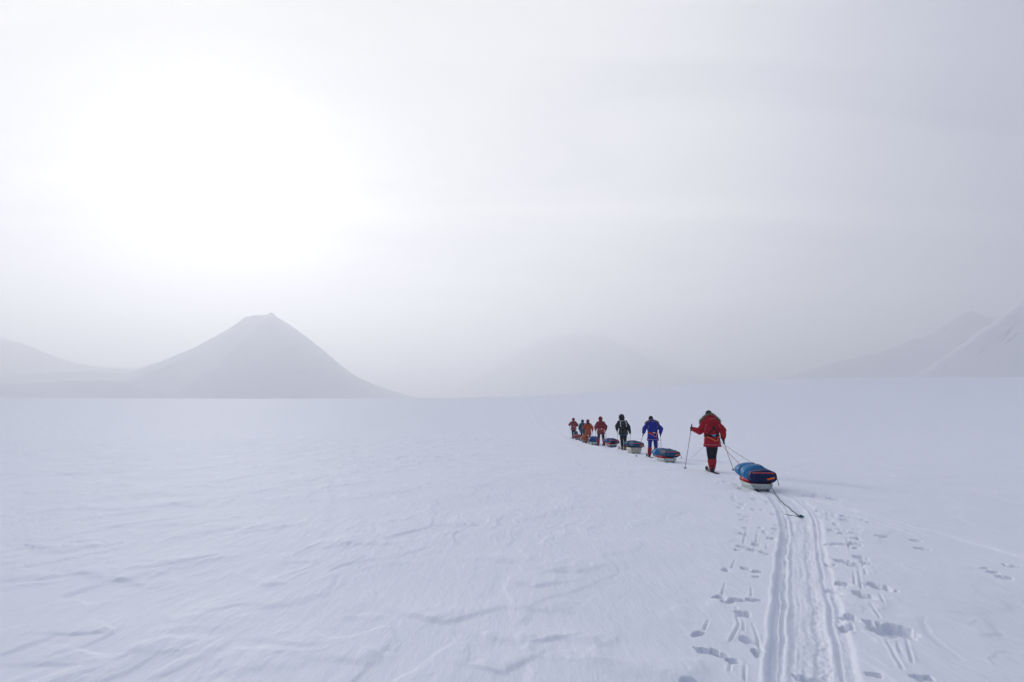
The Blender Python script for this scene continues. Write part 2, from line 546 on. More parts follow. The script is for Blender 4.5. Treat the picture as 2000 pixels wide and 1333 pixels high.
def snow_mat(name, base=(.85, .88, .92), fine=True):
    m = bpy.data.materials.new(name)
    m.use_nodes = True
    t = m.node_tree
    p = t.nodes['Principled BSDF']
    c = N(t, 'ShaderNodeTexCoord')
    n = N(t, 'ShaderNodeTexNoise')
    L(t, c.outputs['Object'], n.inputs['Vector'])
    n.inputs['Scale'].default_value = .6
    n.inputs['Detail'].default_value = 6
    n.inputs['Roughness'].default_value = .6
    b = base
    r = ramp(t, [(.3, (b[0] * .965, b[1] * .975, b[2] * .985, 1)), (.7, (b[0] * 1.02, b[1] * 1.015, b[2] * 1.01, 1))], n.outputs[0])
    L(t, r.outputs[0], p.inputs['Base Color'])
    p.inputs['Roughness'].default_value = .85
    p.inputs['Specular IOR Level'].default_value = 1.0
    p.inputs['Metallic'].default_value = METAL if fine else 0
    if fine:
        mpn = N(t, 'ShaderNodeMapping')
        L(t, c.outputs['Object'], mpn.inputs[0])
        mpn.inputs['Rotation'].default_value = (0, 0, math.radians(6))
        mpn.inputs['Scale'].default_value = (1, .22, 1)
        n2 = N(t, 'ShaderNodeTexNoise')
        L(t, mpn.outputs[0], n2.inputs['Vector'])
        n2.inputs['Scale'].default_value = 9
        n2.inputs['Detail'].default_value = 7
        n2.inputs['Roughness'].default_value = .62
        b1 = N(t, 'ShaderNodeBump')
        b1.inputs['Strength'].default_value = .8
        b1.inputs['Distance'].default_value = .020
        L(t, n2.outputs[0], b1.inputs['Height'])
        n3 = N(t, 'ShaderNodeTexNoise')
        L(t, c.outputs['Object'], n3.inputs['Vector'])
        n3.inputs['Scale'].default_value = 180
        n3.inputs['Detail'].default_value = 2
        b2 = N(t, 'ShaderNodeBump')
        b2.inputs['Strength'].default_value = .5
        b2.inputs['Distance'].default_value = .0012
        L(t, n3.outputs[0], b2.inputs['Height'])
        L(t, b1.outputs[0], b2.inputs['Normal'])
        L(t, b2.outputs[0], p.inputs['Normal'])
    return m


M_SNOW = snow_mat('snow')
# ------------------------------------------------------------------ snow field mesh: rings round the standpoint, finer where it is near
azs = np.concatenate([np.radians(np.arange(-180, -60, 4.0)), np.radians(np.arange(-60, -40, .6)), np.radians(np.arange(-40, 40, .082)),
                      np.radians(np.arange(40, 60, .6)), np.radians(np.arange(60, 180, 4.0))])
rs = [0.25, .5, .9, 1.4, 1.9, 2.4, 2.8, 3.1]
r = 3.3
while r < 70:
    rs.append(r)
    r += min(max(.011, .00062 * r * r), .16 if r < 40 else .3)
while r < 520:
    rs.append(r)
    r *= 1.012
while r < 12500:
    rs.append(r)
    r *= 1.07
rs = np.array(rs)
nA, nR = len(azs), len(rs)
RR, AA = np.meshgrid(rs, azs, indexing='ij')
X = (RR * np.sin(AA)).ravel()
Y = (RR * np.cos(AA)).ravel()
Zh = height(X, Y)
co = np.empty((nR * nA + 1, 3), dtype=np.float32)
co[:-1, 0], co[:-1, 1], co[:-1, 2] = X, Y, Zh
co[-1] = (0, 0, float(Zh[0]))
i = np.arange(nR - 1)[:, None] * nA
j = np.arange(nA)[None, :]
j2 = (j + 1) % nA
quads = np.stack([i + j, i + j2, i + nA + j2, i + nA + j], -1).reshape(-1, 4)[:, ::-1]
tris = np.stack([np.full(nA, nR * nA), (np.arange(nA) + 1) % nA, np.arange(nA)], -1)
loops = np.concatenate([quads.ravel(), tris[:, ::-1].ravel()]).astype(np.int32)
starts = np.concatenate([np.arange(len(quads)) * 4, len(quads) * 4 + np.arange(len(tris)) * 3]).astype(np.int32)
me = bpy.data.meshes.new('snow_field')
me.vertices.add(len(co))
me.vertices.foreach_set('co', co.ravel())
me.loops.add(len(loops))
me.loops.foreach_set('vertex_index', loops)
me.polygons.add(len(starts))
me.polygons.foreach_set('loop_start', starts)
me.update(calc_edges=True)
me.validate()
if me.polygons[0].normal.z < 0:
    me.flip_normals()
field = link('snow_field', me, M_SNOW)
tag(field, 'wide wind-packed snow field crossed by a hauled trail', None, None, 'structure')


def gz(x, y):
    return float(height(np.array([x, x], dtype=float), np.array([y, y], dtype=float))[0])


# ------------------------------------------------------------------ mountains
def mountain_mat(name='mountain_snow', streaky=False):
    m = snow_mat(name, (.90, .91, .93), fine=False)
    t = m.node_tree
    p = t.nodes['Principled BSDF']
    src = p.inputs['Base Color'].links[0].from_socket
    c = N(t, 'ShaderNodeTexCoord')
    mpn = N(t, 'ShaderNodeMapping')
    L(t, c.outputs['Object'], mpn.inputs[0])
    mpn.inputs['Scale'].default_value = (.012, .012, .03)
    if streaky:
        mpn.vector_type = 'TEXTURE'
        mpn.inputs['Rotation'].default_value = (0, math.radians(-39), 0)
        mpn.inputs['Scale'].default_value = (150, 260, 9)
    n = N(t, 'ShaderNodeTexNoise')
    L(t, mpn.outputs[0], n.inputs['Vector'])
    n.inputs['Scale'].default_value = 1.0
    n.inputs['Detail'].default_value = 7
    n.inputs['Roughness'].default_value = .65
    r = ramp(t, [(.60 if streaky else .645, (0, 0, 0, 1)), (.68 if streaky else .70, (1, 1, 1, 1))], n.outputs[0])
    mx = N(t, 'ShaderNodeMix', data_type='RGBA')
    L(t, r.outputs[0], mx.inputs[0])
    L(t, src, mx.inputs[6])
    mx.inputs[7].default_value = (.42, .42, .46, 1)
    L(t, mx.outputs[2], p.inputs['Base Color'])
    return m


M_MT = mountain_mat()
M_STREAK = mountain_mat('streaked_snow_slope', True)


def ridge_mountain(name, prof, D, depth_front, depth_back, label, extra=None, base=-20, nu=260, nv=90, seed=1, nz=5.0, power=1.25, curve=0.0, m=None):
    us, hs = [], []
    for px, py in prof:
        d = ray(px, py)
        us.append(d.x / d.y * D)
        hs.append(CAM_H + d.z / d.y * D - base)
    U = np.linspace(us[0], us[-1], nu)
    H = np.interp(U, us, hs)
    V = np.concatenate([np.linspace(-1, 0, nv // 2, endpoint=False), np.linspace(0, 1, nv - nv // 2)])
    UU, VV = np.meshgrid(U, V, indexing='ij')
    HH = np.repeat(H[:, None], nv, 1)
    hmax = H.max()
    dep = np.where(VV < 0, depth_front, depth_back)
    # a slope of even steepness: low parts of the crest reach less far out
    reach = dep * (.25 + .75 * HH / hmax)
    dist = np.abs(VV) * dep
    t = np.clip(dist / reach, 0, 1)
    Z = HH * (1 - t) ** power
    if extra is not None:
        Z = extra(UU, VV * dep, Z, D, base)
    gul = fbm(UU / (hmax * .30), VV * dep / (hmax * 1.1), 5, seed)
    fine = fbm(UU / (hmax * .06), VV * dep / (hmax * .12), 4, seed + 20)
    env = np.clip(t * 5, 0, 1) * (1 - t * .6)
    Z = Z + (gul * nz * 2.6 + fine * nz * .8) * env * np.clip(Z / 40, 0, 1)
    # small teeth along the skyline
    Z = Z + fbm(UU / 14, VV * dep / 20, 3, seed + 33) * 1.2 * (1 - env) * np.clip(Z / 60, 0, 1)
    Z = Z + base
    yv = D + VV * dep + curve * (UU - UU.mean()) ** 2
    co_ = np.stack([UU, yv, Z], -1).reshape(-1, 3)
    # close the foot with a skirt that goes underground
    fs = []
    for a in range(nu - 1):
        for b in range(nv - 1):
            k0 = a * nv + b
            fs.append((k0, k0 + nv, k0 + nv + 1, k0 + 1))
    me = bpy.data.meshes.new(name)
    me.from_pydata(co_.tolist(), [], fs)
    me.update()
    if me.polygons[len(me.polygons) // 2].normal.z < 0:
        me.flip_normals()
    o = link(name, me, m or M_MT)
    tag(o, label, None, None, 'structure')
    return o


def cone_extra(UU, VD, Z, D, base):
    # a spur leaves the summit towards the viewer and to the left
    pts = [(482, 621, 0), (455, 642, -110), (425, 670, -210), (398, 693, -300), (372, 699, -380), (345, 707, -440), (300, 722, -500), (262, 738, -560), (235, 749, -600), (180, 772, -640)]
    P = []
    for px, py, v in pts:
        d = ray(px, py)
        dd = D + v
        P.append((d.x / d.y * dd, v, CAM_H + d.z / d.y * dd - base))
    out = Z.copy()
    for (ax, ay, az_), (bx, by, bz) in zip(P[:-1], P[1:]):
        dx, dy = bx - ax, by - ay
        t = np.clip(((UU - ax) * dx + (VD - ay) * dy) / (dx * dx + dy * dy), 0, 1)
        d = np.hypot(UU - ax - t * dx, VD - ay - t * dy)
        hz = az_ + (bz - az_) * t
        s = hz - .62 * d + .00022 * d * d * (d < 1400)
        out = np.maximum(out, s)
    return out


ridge_mountain('mountain', [(300, 740), (330, 722), (365, 700), (400, 675), (440, 647), (480, 619), (498, 616), (515, 615.5), (523, 615), (526, 611.5),
               (530, 610.5), (534, 612), (540, 619), (565, 634), (600, 659), (640, 692), (672, 719), (695, 735), (725, 749), (760, 762), (830, 782), (900, 800)],
               2400, 900, 700, 'steep snow peak with a small rocky knob on its flat top, veiled by haze under the sun', cone_extra, nu=420, nv=200, seed=3, nz=5.5, power=1.15)
ridge_mountain('mountain', [(-420, 560), (-200, 600), (-60, 640), (0, 658), (30, 667), (60, 677), (90, 690), (120, 701), (150, 710), (185, 716), (240, 720), (300, 716), (345, 730), (420, 770)],
               3300, 800, 800, 'hazy mountain flank sloping down from the left edge', seed=8, nz=5)
ridge_mountain('mountain', [(760, 790), (880, 768), (960, 725), (1010, 690), (1050, 665), (1100, 653), (1145, 651), (1180, 656), (1220, 678), (1260, 697), (1300, 714), (1340, 728), (1420, 745), (1500, 760)],
               5300, 2300, 1500, 'barely visible rounded mountain in the fog behind the line of skiers', seed=13, nz=8)
ridge_mountain('mountain', [(1480, 760), (1555, 730), (1600, 717), (1640, 706), (1680, 697), (1720, 688), (1745, 679), (1775, 665), (1805, 659), (1825, 649), (1850, 632), (1880, 613), (1900, 608), (1935, 622), (1985, 600), (2060, 560), (2300, 520)],
               2700, 900, 900, 'hazy grey-blue ridge rising in steps behind the nearer right-hand slope', seed=21, nz=5)


def streaks(UU, VD, Z, D, base):
    s = UU * .75 + VD * .35
    n = fbm(s / 34, (Z + UU * .3) / 260, 3, 91)
    return Z + 7 * n * np.clip(Z / 80, 0, 1)


ridge_mountain('mountain', [(1740, 757), (1790, 734), (1830, 706), (1870, 677), (1905, 652), (1940, 628), (1970, 605), (2000, 580), (2060, 540), (2150, 500), (2350, 470), (2700, 520)],
               1800, 1000, 700, 'nearer snow slope with dark rock streaks climbing out of the right edge', streaks, seed=27, nz=2.6, m=M_STREAK)
ridge_mountain('hill', [(-500, 720), (-200, 724), (0, 730), (100, 728), (180, 726), (240, 729), (330, 745), (420, 775)],
               2300, 350, 350, 'low snow shelf under the left-hand mountain', seed=31, nz=.7)
ridge_mountain('hill', [(-500, 765), (-200, 757), (0, 751), (60, 748), (120, 745), (200, 743), (240, 745), (330, 765), (420, 790)],
               1500, 330, 260, 'low snow swell at the foot of the steep peak', seed=37, nz=.5)

# ------------------------------------------------------------------ materials for people and gear
MT = {
    'skin': mat('skin', (.50, .30, .22), .55, .08),
    'red': mat('red_fabric', (.33, .008, .020), .75, .22, 6, .004, 40),
    'maroon': mat('maroon_fabric', (.20, .022, .035), .75, .22, 6, .004, 40),
    'gaiter': mat('red_gaiter_fabric', (.34, .012, .022), .7, .25, 9, .003, 40),
    'blue': mat('blue_fabric', (.008, .025, .26), .7, .25, 6, .004, 40),
    'black': mat('black_fabric', (.010, .011, .015), .75, .3, 9, .003, 40),
    'navy_black': mat('dark_trouser_fabric', (.012, .016, .026), .75, .3, 9, .003, 40),
    'grey_green': mat('grey_green_fabric', (.030, .036, .036), .75, .3, 9, .003, 40),
    'teal': mat('teal_fabric', (.014, .055, .095), .7, .2, 8, .003, 40),
    'orange': mat('orange_fabric', (.36, .055, .02), .75, .25, 8, .003, 40),
    'rust': mat('rust_fabric', (.22, .04, .022), .75, .25, 8, .003, 40),
    'teal_bright': mat('teal_trim_fabric', (.02, .16, .30), .6, .2, 12),
    'fur': mat('brown_fur', (.21, .16, .11), .9, .4, 30),
    'grey_fur': mat('grey_fur', (.17, .17, .165), .9, .35, 30),
    'dark_fur': mat('dark_fur', (.015, .016, .02), .9, .35, 30),
    'glove': mat('black_glove', (.010, .010, .014), .6, .3, 20),
    'boot': mat('dark_boot', (.018, .010, .012), .5, .4, 14),
    'brown_boot': mat('brown_boot', (.16, .08, .025), .6, .3, 14),
    'pink': mat('pink_piping', (.48, .13, .18), .6, .1),
    'mauve': mat('mauve_piping', (.42, .28, .42), .6, .1),
    'orange_strap': mat('orange_strap', (.85, .20, .07), .5, .1),
    'red_belt': mat('red_belt', (.42, .02, .012), .6, .15),
    'buckle': mat('pale_blue_buckle', (.12, .42, .72), .4, .1),
    'white': mat('white_webbing', (.62, .64, .66), .6, .1),
    'hull': mat('pale_green_white_hull', (.50, .56, .53), .35, .10, 5, spec=.5),
    'hull_cream': mat('cream_hull', (.50, .47, .37), .45, .12, 7, spec=.4),
    'hull_grey': mat('grey_hull', (.17, .18, .20), .5, .2, 9),
    'rim': mat('white_rim', (.62, .62, .60), .4, .06),
    'bag': mat('blue_bag_fabric', (.003, .155, .36), .5, .22, 5, .006, 14, spec=.12),
    'bag2': mat('deep_blue_bag_fabric', (.006, .065, .24), .5, .22, 5, .006, 14, spec=.12),
    'navy': mat('navy_bag_fabric', (.006, .018, .085), .55, .3, 6, .006, 16, spec=.12),
    'tealbag': mat('dusky_teal_bag_fabric', (.012, .075, .15), .55, .25, 6, .006, 16, spec=.12),
    'redbag': mat('scarlet_liner_fabric', (.62, .022, .035), .5, .25, 9, .008, 16, spec=.12),
    'redbrown': mat('brick_red_bag_fabric', (.30, .05, .035), .6, .3, 8, .008, 16, spec=.12),
    'orangebag': mat('orange_bag_fabric', (.40, .075, .03), .6, .3, 8, .008, 16, spec=.12),
    'handle': mat('orange_handle', (.88, .17, .02), .5, .1),
    'ptape': mat('coral_zip_tape', (.60, .10, .11), .5, .1),
    'plastic': mat('black_plastic', (.008, .008, .010), .4, .2),
    'pole': mat('dark_red_pole', (.075, .028, .035), .4, .2, spec=.4),
    'pole_grey': mat('grey_pole', (.10, .095, .11), .4, .2, spec=.4),
    'ski': mat('dark_ski', (.022, .024, .032), .4, .4, 8),
    'rope_red': mat('red_rope', (.42, .04, .06), .7, .2, 60),
    'rope_teal': mat('teal_rope', (.012, .10, .085), .7, .2, 60),
    'rope_grey': mat('grey_rope', (.22, .24, .27), .7, .2, 60),
    'grey': mat('mid_grey_fabric', (.11, .12, .13), .7, .2, 9),
}


# ------------------------------------------------------------------ solid primitives for the sculpted bodies
def cap(p0, p1, r0, r1, n=12, fx=1.0):
    p0, p1 = Vector(p0), Vector(p1)
    ax = (p1 - p0)
    l = ax.length
    q = ax.to_track_quat('Z', 'Y') if l > 1e-6 else Matrix.Identity(3).to_quaternion()
    rings = []
    for k in range(1, 4):
        a = -math.pi / 2 + k * math.pi / 8
        rings.append((r0 * math.sin(a), r0 * math.cos(a)))
    rings.append((0, r0))
    for k in (.25, .5, .75):
        rings.append((l * k, r0 + (r1 - r0) * k))
    rings.append((l, r1))
    for k in range(1, 4):
        a = k * math.pi / 8
        rings.append((l + r1 * math.sin(a), r1 * math.cos(a)))
    v = [p0 + q @ Vector((0, 0, -r0))]
    for z, rr in rings:
        for i_ in range(n):
            a = 2 * math.pi * i_ / n
            v.append(p0 + q @ Vector((rr * math.cos(a) * fx, rr * math.sin(a), z)))
    v.append(p0 + q @ Vector((0, 0, l + r1)))
    f = []
    for i_ in range(n):
        f.append((0, 1 + (i_ + 1) % n, 1 + i_))
    for k in range(len(rings) - 1):
        b = 1 + k * n
        for i_ in range(n):
            j_ = (i_ + 1) % n
            f.append((b + i_, b + j_, b + n + j_, b + n + i_))
    b = 1 + (len(rings) - 1) * n
    e = len(v) - 1
    for i_ in range(n):
        f.append((b + i_, b + (i_ + 1) % n, e))
    return v, f


def ell(c, r, rot=None, n=16, m=10):
    c = Vector(c)
    v = [Vector((0, 0, -1))]
    for k in range(1, m):
        a = -math.pi / 2 + math.pi * k / m
        for i_ in range(n):
            b = 2 * math.pi * i_ / n
            v.append(Vector((math.cos(a) * math.cos(b), math.cos(a) * math.sin(b), math.sin(a))))
    v.append(Vector((0, 0, 1)))
    f = []
    for i_ in range(n):
        f.append((0, 1 + (i_ + 1) % n, 1 + i_))
    for k in range(m - 2):
        b = 1 + k * n
        for i_ in range(n):
            j_ = (i_ + 1) % n
            f.append((b + i_, b + j_, b + n + j_, b + n + i_))
    b = 1 + (m - 2) * n
    for i_ in range(n):
        f.append((b + i_, b + (i_ + 1) % n, len(v) - 1))
    M = rot if rot is not None else Matrix.Identity(3)
    return [c + M @ Vector((p.x * r[0], p.y * r[1], p.z * r[2])) for p in v], f


def loft(rings):
    """closed solid through rings of equal point count"""
    n = len(rings[0])
    v = [Vector(p) for rg in rings for p in rg]
    f = []
    for k in range(len(rings) - 1):
        b = k * n
        for i_ in range(n):
            j_ = (i_ + 1) % n
            f.append((b + i_, b + j_, b + n + j_, b + n + i_))
    c0 = sum((Vector(p) for p in rings[0]), Vector()) / n
    c1 = sum((Vector(p) for p in rings[-1]), Vector()) / n
    v += [c0, c1]
    a, b2 = len(v) - 2, len(v) - 1
    e = (len(rings) - 1) * n
    for i_ in range(n):
        f.append((a, (i_ + 1) % n, i_))
        f.append((b2, e + i_, e + (i_ + 1) % n))
    return v, f


def join(prims):
    v, f = [], []
    for pv, pf in prims:
        b = len(v)
        v += list(pv)
        f += [tuple(b + k for k in q) for q in pf]
    return v, f


def blob(name, prims, voxel, m, parent, smooth=2, fold=0.0, fscale=(7, 7, 3), seed=0):
    """union of solids as one continuous skin"""
    v, f = join(prims)
    me = mesh_from(name + '_src', v, f)
    o = bpy.data.objects.new(name + '_src', me)
    COL.objects.link(o)
    md = o.modifiers.new('r', 'REMESH')
    md.mode = 'VOXEL'
    md.voxel_size = voxel
    if smooth:
        sm = o.modifiers.new('s', 'SMOOTH')
        sm.factor = .5
        sm.iterations = smooth
    dg = bpy.context.evaluated_depsgraph_get()
    out = bpy.data.meshes.new_from_object(o.evaluated_get(dg))
    out.name = name
    bpy.data.objects.remove(o)
    bpy.data.meshes.remove(me)
    if fold:
        n = len(out.vertices)
        c = np.empty(n * 3, dtype=np.float32)
        out.vertices.foreach_get('co', c)
        c = c.reshape(-1, 3)
        nn = np.array([vv.normal[:] for vv in out.vertices])
        a = fbm(c[:, 0] * fscale[0] + c[:, 1] * 3.1, c[:, 2] * fscale[2] + c[:, 1] * 1.7, 4, 100 + seed)
        b = 1 - np.abs(fbm(c[:, 0] * fscale[0] * 1.3 + c[:, 2] * 5, c[:, 2] * fscale[2] * 2.2 - c[:, 1] * 6, 3, 200 + seed)) * 2
        c = c + nn * ((a * .6 + b * .4) * fold)[:, None]
        out.vertices.foreach_set('co', c.astype(np.float32).ravel())
        out.update()
    return link(name, out, m, parent)


def tube(name, pts, r, m, parent=None, n=8, flat=None, join_to=None):
    pts = [Vector(p) for p in pts]
    rings = []
    up = Vector((0, 0, 1))
    for k, p in enumerate(pts):
        t = (pts[min(k + 1, len(pts) - 1)] - pts[max(k - 1, 0)]).normalized()
        s = t.cross(up)
        if s.length < .05:
            s = t.cross(Vector((0, 1, 0)))
        s.normalize()
        u = s.cross(t).normalized()
        rr = r(k / (len(pts) - 1)) if callable(r) else r
        if flat is not None:
            nrm_, wd = flat(k, p, t)
            s = nrm_.cross(t).normalized()
            rings.append([p + s * wd * math.cos(a) + nrm_ * rr * math.sin(a) for a in [2 * math.pi * i_ / n for i_ in range(n)]])
        else:
            rings.append([p + s * rr * math.cos(a) + u * rr * math.sin(a) for a in [2 * math.pi * i_ / n for i_ in range(n)]])
    v, f = loft(rings)
    if join_to is not None:
        join_to.append((v, f))
        return None
    return link(name, mesh_from(name, v, f), m, parent)


def solid(name, prims, m, parent=None, smooth=True):
    v, f = join(prims)
    me = mesh_from(name, v, f)
    o = link(name, me, m, parent, smooth)
    return o


def box(c, s, rot=None, bev=0.0):
    bm = bmesh.new()
    bmesh.ops.create_cube(bm, size=1)
    for q in bm.verts:
        q.co = Vector((q.co.x * s[0], q.co.y * s[1], q.co.z * s[2]))
    if bev:
        bmesh.ops.bevel(bm, geom=bm.edges[:], offset=bev, segments=2, affect='EDGES')
    M = rot if rot is not None else Matrix.Identity(3)
    bm.verts.index_update()
    v = [M @ q.co + Vector(c) for q in bm.verts]
    f = [tuple(q.index for q in fc.verts) for fc in bm.faces]
    bm.free()
    return v, f


# ------------------------------------------------------------------ a skier
def ik(a, b, l1, l2, bend):
    a, b, bend = Vector(a), Vector(b), Vector(bend)
    d = b - a
    L_ = min(d.length, (l1 + l2) * .995)
    dn = d.normalized()
    x = (l1 * l1 - l2 * l2 + L_ * L_) / (2 * L_)
    h = math.sqrt(max(0, l1 * l1 - x * x))
    pb = (bend - dn * bend.dot(dn)).normalized()
    return a + dn * x + pb * h


def hand(w, dirv, side, k=1.0):
    """palm, four curled fingers and a thumb closed round an upright handle at w"""
    w = Vector(w)
    out = []
    f = Vector(dirv).normalized()
    outw = Vector((side, 0, 0))
    palm = w - f * .055
    out.append(ell(palm + Vector((0, 0, .0)), (.026 * k, .048 * k, .045 * k), f.to_track_quat('Y', 'Z').to_matrix()))
    for i_, (ln, z) in enumerate(((.040, .033), .045 and (.045, .011), (.043, -.011), (.035, -.032))):
        k0 = palm + f * .03 + Vector((0, 0, z)) + outw * .012
        k1 = k0 + f * ln * .7 + outw * .006
        k2 = k1 - outw * .030 + f * .008
        k3 = k2 - f * .025 - outw * .004
        r0 = .0095 * k
        out += [cap(k0, k1, r0, r0 * .95, 8), cap(k1, k2, r0 * .95, r0 * .9, 8), cap(k2, k3, r0 * .9, r0 * .8, 8)]
    t0 = palm - f * .01 + Vector((0, 0, .035)) - outw * .012
    t1 = t0 + f * .035 + Vector((0, 0, .012)) - outw * .012
    t2 = t1 + f * .028 - Vector((0, 0, .008)) + outw * .008
    out += [cap(t0, t1, .012 * k, .011 * k, 8), cap(t1, t2, .011 * k, .009 * k, 8)]
    return out


def skier(loc, heading, H, look, pose, label, vox=.014):
    """look: colours; pose: hands, feet, lean. local frame: faces +Y"""
    root = empty('person', loc, heading)
    root.scale = (H / 1.82,) * 3
    tag(root, label, 'person', 'skiers hauling sleds in single file')
    lean = pose.get('lean', .10)
    tilt = pose.get('tilt', 0.0)
    sway = pose.get('sway', 0.0)
    def body(x, y, z):
        return Vector((x + (z - .95) * tilt + sway, y + (z - .95) * lean, z))
    fl, fr = Vector(pose['fl']), Vector(pose['fr'])
    hipl, hipr = Vector((-.10 + sway, 0, .95)), Vector((.10 + sway, 0, .95))
    kl = ik(hipl, fl + Vector((0, 0, .09)), .44, .44, (-.06, 1, 0))
    kr = ik(hipr, fr + Vector((0, 0, .09)), .44, .44, (.06, 1, 0))
    al, ar = fl + Vector((0, 0, .09)), fr + Vector((0, 0, .09))
    sl, sr = body(-.19, 0, 1.47), body(.19, 0, 1.47)
    hl, hr = Vector(pose['hl']), Vector(pose['hr'])
    el = ik(sl, hl, .31, .28, pose.get('bl', (-.45, -.85, -.3)))
    er = ik(sr, hr, .31, .28, pose.get('br', (.45, -.85, -.3)))
    hd = body(0, .05, 1.70) + Vector((pose.get('hx', 0), 0, 0))
    # --- body: one continuous surface
    P = [cap(hipl, kl, .088, .062), cap(kl, al, .060, .042), cap(hipr, kr, .088, .062), cap(kr, ar, .060, .042),
         ell((sway, 0, .98), (.165, .12, .14)), cap(body(0, 0, 1.05), body(0, 0, 1.36), .135, .16, 16), cap(sl, sr, .07, .07),
         cap(body(0, 0, 1.45), hd - Vector((0, 0, .06)), .065, .055), ell(hd, (.077, .098, .118)), ell(hd + Vector((0, .098, -.015)), (.014, .022, .022)),
         ell(hd + Vector((0, .082, -.065)), (.028, .015, .012)), ell(hd + Vector((-.079, 0, -.005)), (.012, .022, .032)), ell(hd + Vector((.079, 0, -.005)), (.012, .022, .032)),
         cap(sl, el, .056, .042), cap(el, hl, .042, .030), cap(sr, er, .056, .042), cap(er, hr, .042, .030),
         cap(al - Vector((0, 0, .03)), fl + Vector((0, .15, .045)), .045, .035), cap(ar - Vector((0, 0, .03)), fr + Vector((0, .15, .045)), .045, .035)]
    dl, dr = (hl - el), (hr - er)
    gl, gr = Vector(hl) + dl.normalized() * .075, Vector(hr) + dr.normalized() * .075
    P += hand(gl, dl, -1) + hand(gr, dr, 1)
    blob('body', P, .012, MT['skin'], root, 1)
    for s_ in (-1, 1):
        solid('eye', [ell(hd + Vector((s_ * .03, .088, .012)), (.011, .008, .008), n=8, m=6)], MT['plastic'], root)
    # --- trousers
    tr = [cap(hipl, kl, .108, .088), cap(kl, al + Vector((0, 0, .04)), .086, .075), cap(hipr, kr, .108, .088), cap(kr, ar + Vector((0, 0, .04)), .086, .075),
          ell((sway, 0, .95), (.185, .15, .15))]
    blob('trousers', tr, vox, MT[look['trousers']], root, 2, .012, (9, 9, 9), 1)
    if look.get('suit_trim'):
        pass
    for a_, k_, f_ in ((al, kl, fl), (ar, kr, fr)):
        top = a_ + (k_ - a_) * look.get('gaiter_top', .62)
        if look.get('gaiter'):
            blob('gaiter', [cap(top, a_ + Vector((0, 0, .02)), .098, .086), cap(a_ + Vector((0, 0, .0)), f_ + Vector((0, .07, .085)), .074, .058)], vox, MT[look['gaiter']], root, 1, .008, (12, 12, 14), 3)
        bt = [cap(a_ + Vector((0, -.01, .05)), a_ + Vector((0, -.015, -.03)), .078, .064), cap(f_ + Vector((0, -.055, .055)), f_ + Vector((0, .17, .045)), .052, .044),
              ell(f_ + Vector((0, .18, .042)), (.052, .07, .036)), box(f_ + Vector((0, .07, .015)), (.095, .31, .028), bev=.01)]
        blob('boot', bt, .011, MT[look.get('boot', 'boot')], root, 1)
    # --- jacket with sleeves
    hem = look.get('hem', .78)
    rings = []
    for z, rx, ry in ((hem, .262, .215), (hem + .06, .255, .205), (.98, .232, .185), (1.08, .212, .17), (1.20, .235, .185), (1.33, .262, .19), (1.44, .255, .17), (1.51, .19, .14), (1.57, .10, .10)):
        c = body(0, 0, z)
        if z < .95:
            c = Vector((sway, (z - .95) * lean * .3, z))
        rings.append([c + Vector((rx * math.cos(a), ry * math.sin(a) - (.02 if z > 1.1 else 0), 0)) for a in [2 * math.pi * i_ / 28 for i_ in range(28)]])
    jl, jr = hl - dl.normalized() * .05, hr - dr.normalized() * .05
    jk = [loft(rings), cap(sl + Vector((.02, 0, -.02)), el, .110, .100), cap(el, jl, .100, .074), cap(sr + Vector((-.02, 0, -.02)), er, .110, .100), cap(er, jr, .100, .074),
          cap(sl, sr, .09, .09, 14)]
    if look.get('hood') == 'down':
        jk += [ell(body(0, -.13, 1.50), (.20, .10, .13)), ell(body(0, -.09, 1.55 + look.get('furh', .05) * .3), (.16, .09, .10))]
    jacket = blob('jacket', jk, vox, MT[look['jacket']], root, 2, .024, (7, 7, 6), pose.get('seed', 1))
    bv = BVHTree.FromPolygons([v.co.copy() for v in jacket.data.vertices], [tuple(p.vertices) for p in jacket.data.polygons])

    def back(x, z, off=.006):
        o_ = Vector((x, -1.5, z))
        h_ = bv.ray_cast(o_, Vector((0, 1, 0)))
        if h_[0] is None:
            return None
        return h_[0] + h_[1] * off, h_[1]

    def strap(name, pts, wd, m, th=.006):
        P_, Nn = [], []
        for (x0, z0), (x1, z1) in zip(pts[:-1], pts[1:]):
            for k in range(9):
                t = k / 8
                h_ = back(x0 + (x1 - x0) * t, z0 + (z1 - z0) * t)
                if h_:
                    P_.append(h_[0])
                    Nn.append(h_[1])
        if len(P_) < 3:
            return None
        return tube(name, P_, th, m, root, 8, flat=lambda k, p, t: (Nn[k], wd))

    def girdle(name, z, wd, m, off=.010, drop=0.0):
        P_, Nn = [], []
        c = body(0, 0, z) if z > .95 else Vector((sway, 0, z))
        for k in range(49):
            a = 2 * math.pi * k / 48
            zz = z + drop * math.cos(a)
            dr_ = Vector((math.cos(a), math.sin(a), 0))
            h_ = bv.ray_cast(Vector((c.x, c.y, zz)), dr_)
            # the farthest surface along this direction within the torso
            if h_[0] is None:
                continue
            P_.append(h_[0] + dr_ * off)
            Nn.append(dr_)
        if len(P_) > 8:
            return tube(name, P_, .006, m, root, 8, flat=lambda k, p, t: (Nn[k], wd))

    if look.get('belt'):
        girdle('belt', 1.07, .034, MT[look['belt']])
    if look.get('buckle'):
        h_ = back(.03 + sway, 1.075, .016)
        if h_:
            solid('buckle', [box(h_[0], (.10, .014, .05), bev=.005)], MT[look['buckle']], root)
    if look.get('vee'):
        strap('tow_strap', [(-.19 + sway, 1.06), (.10 + sway, .90)], .013, MT[look['vee']])
        strap('tow_strap', [(.17 + sway, 1.07), (.13 + sway, .90)], .013, MT[look['vee']])
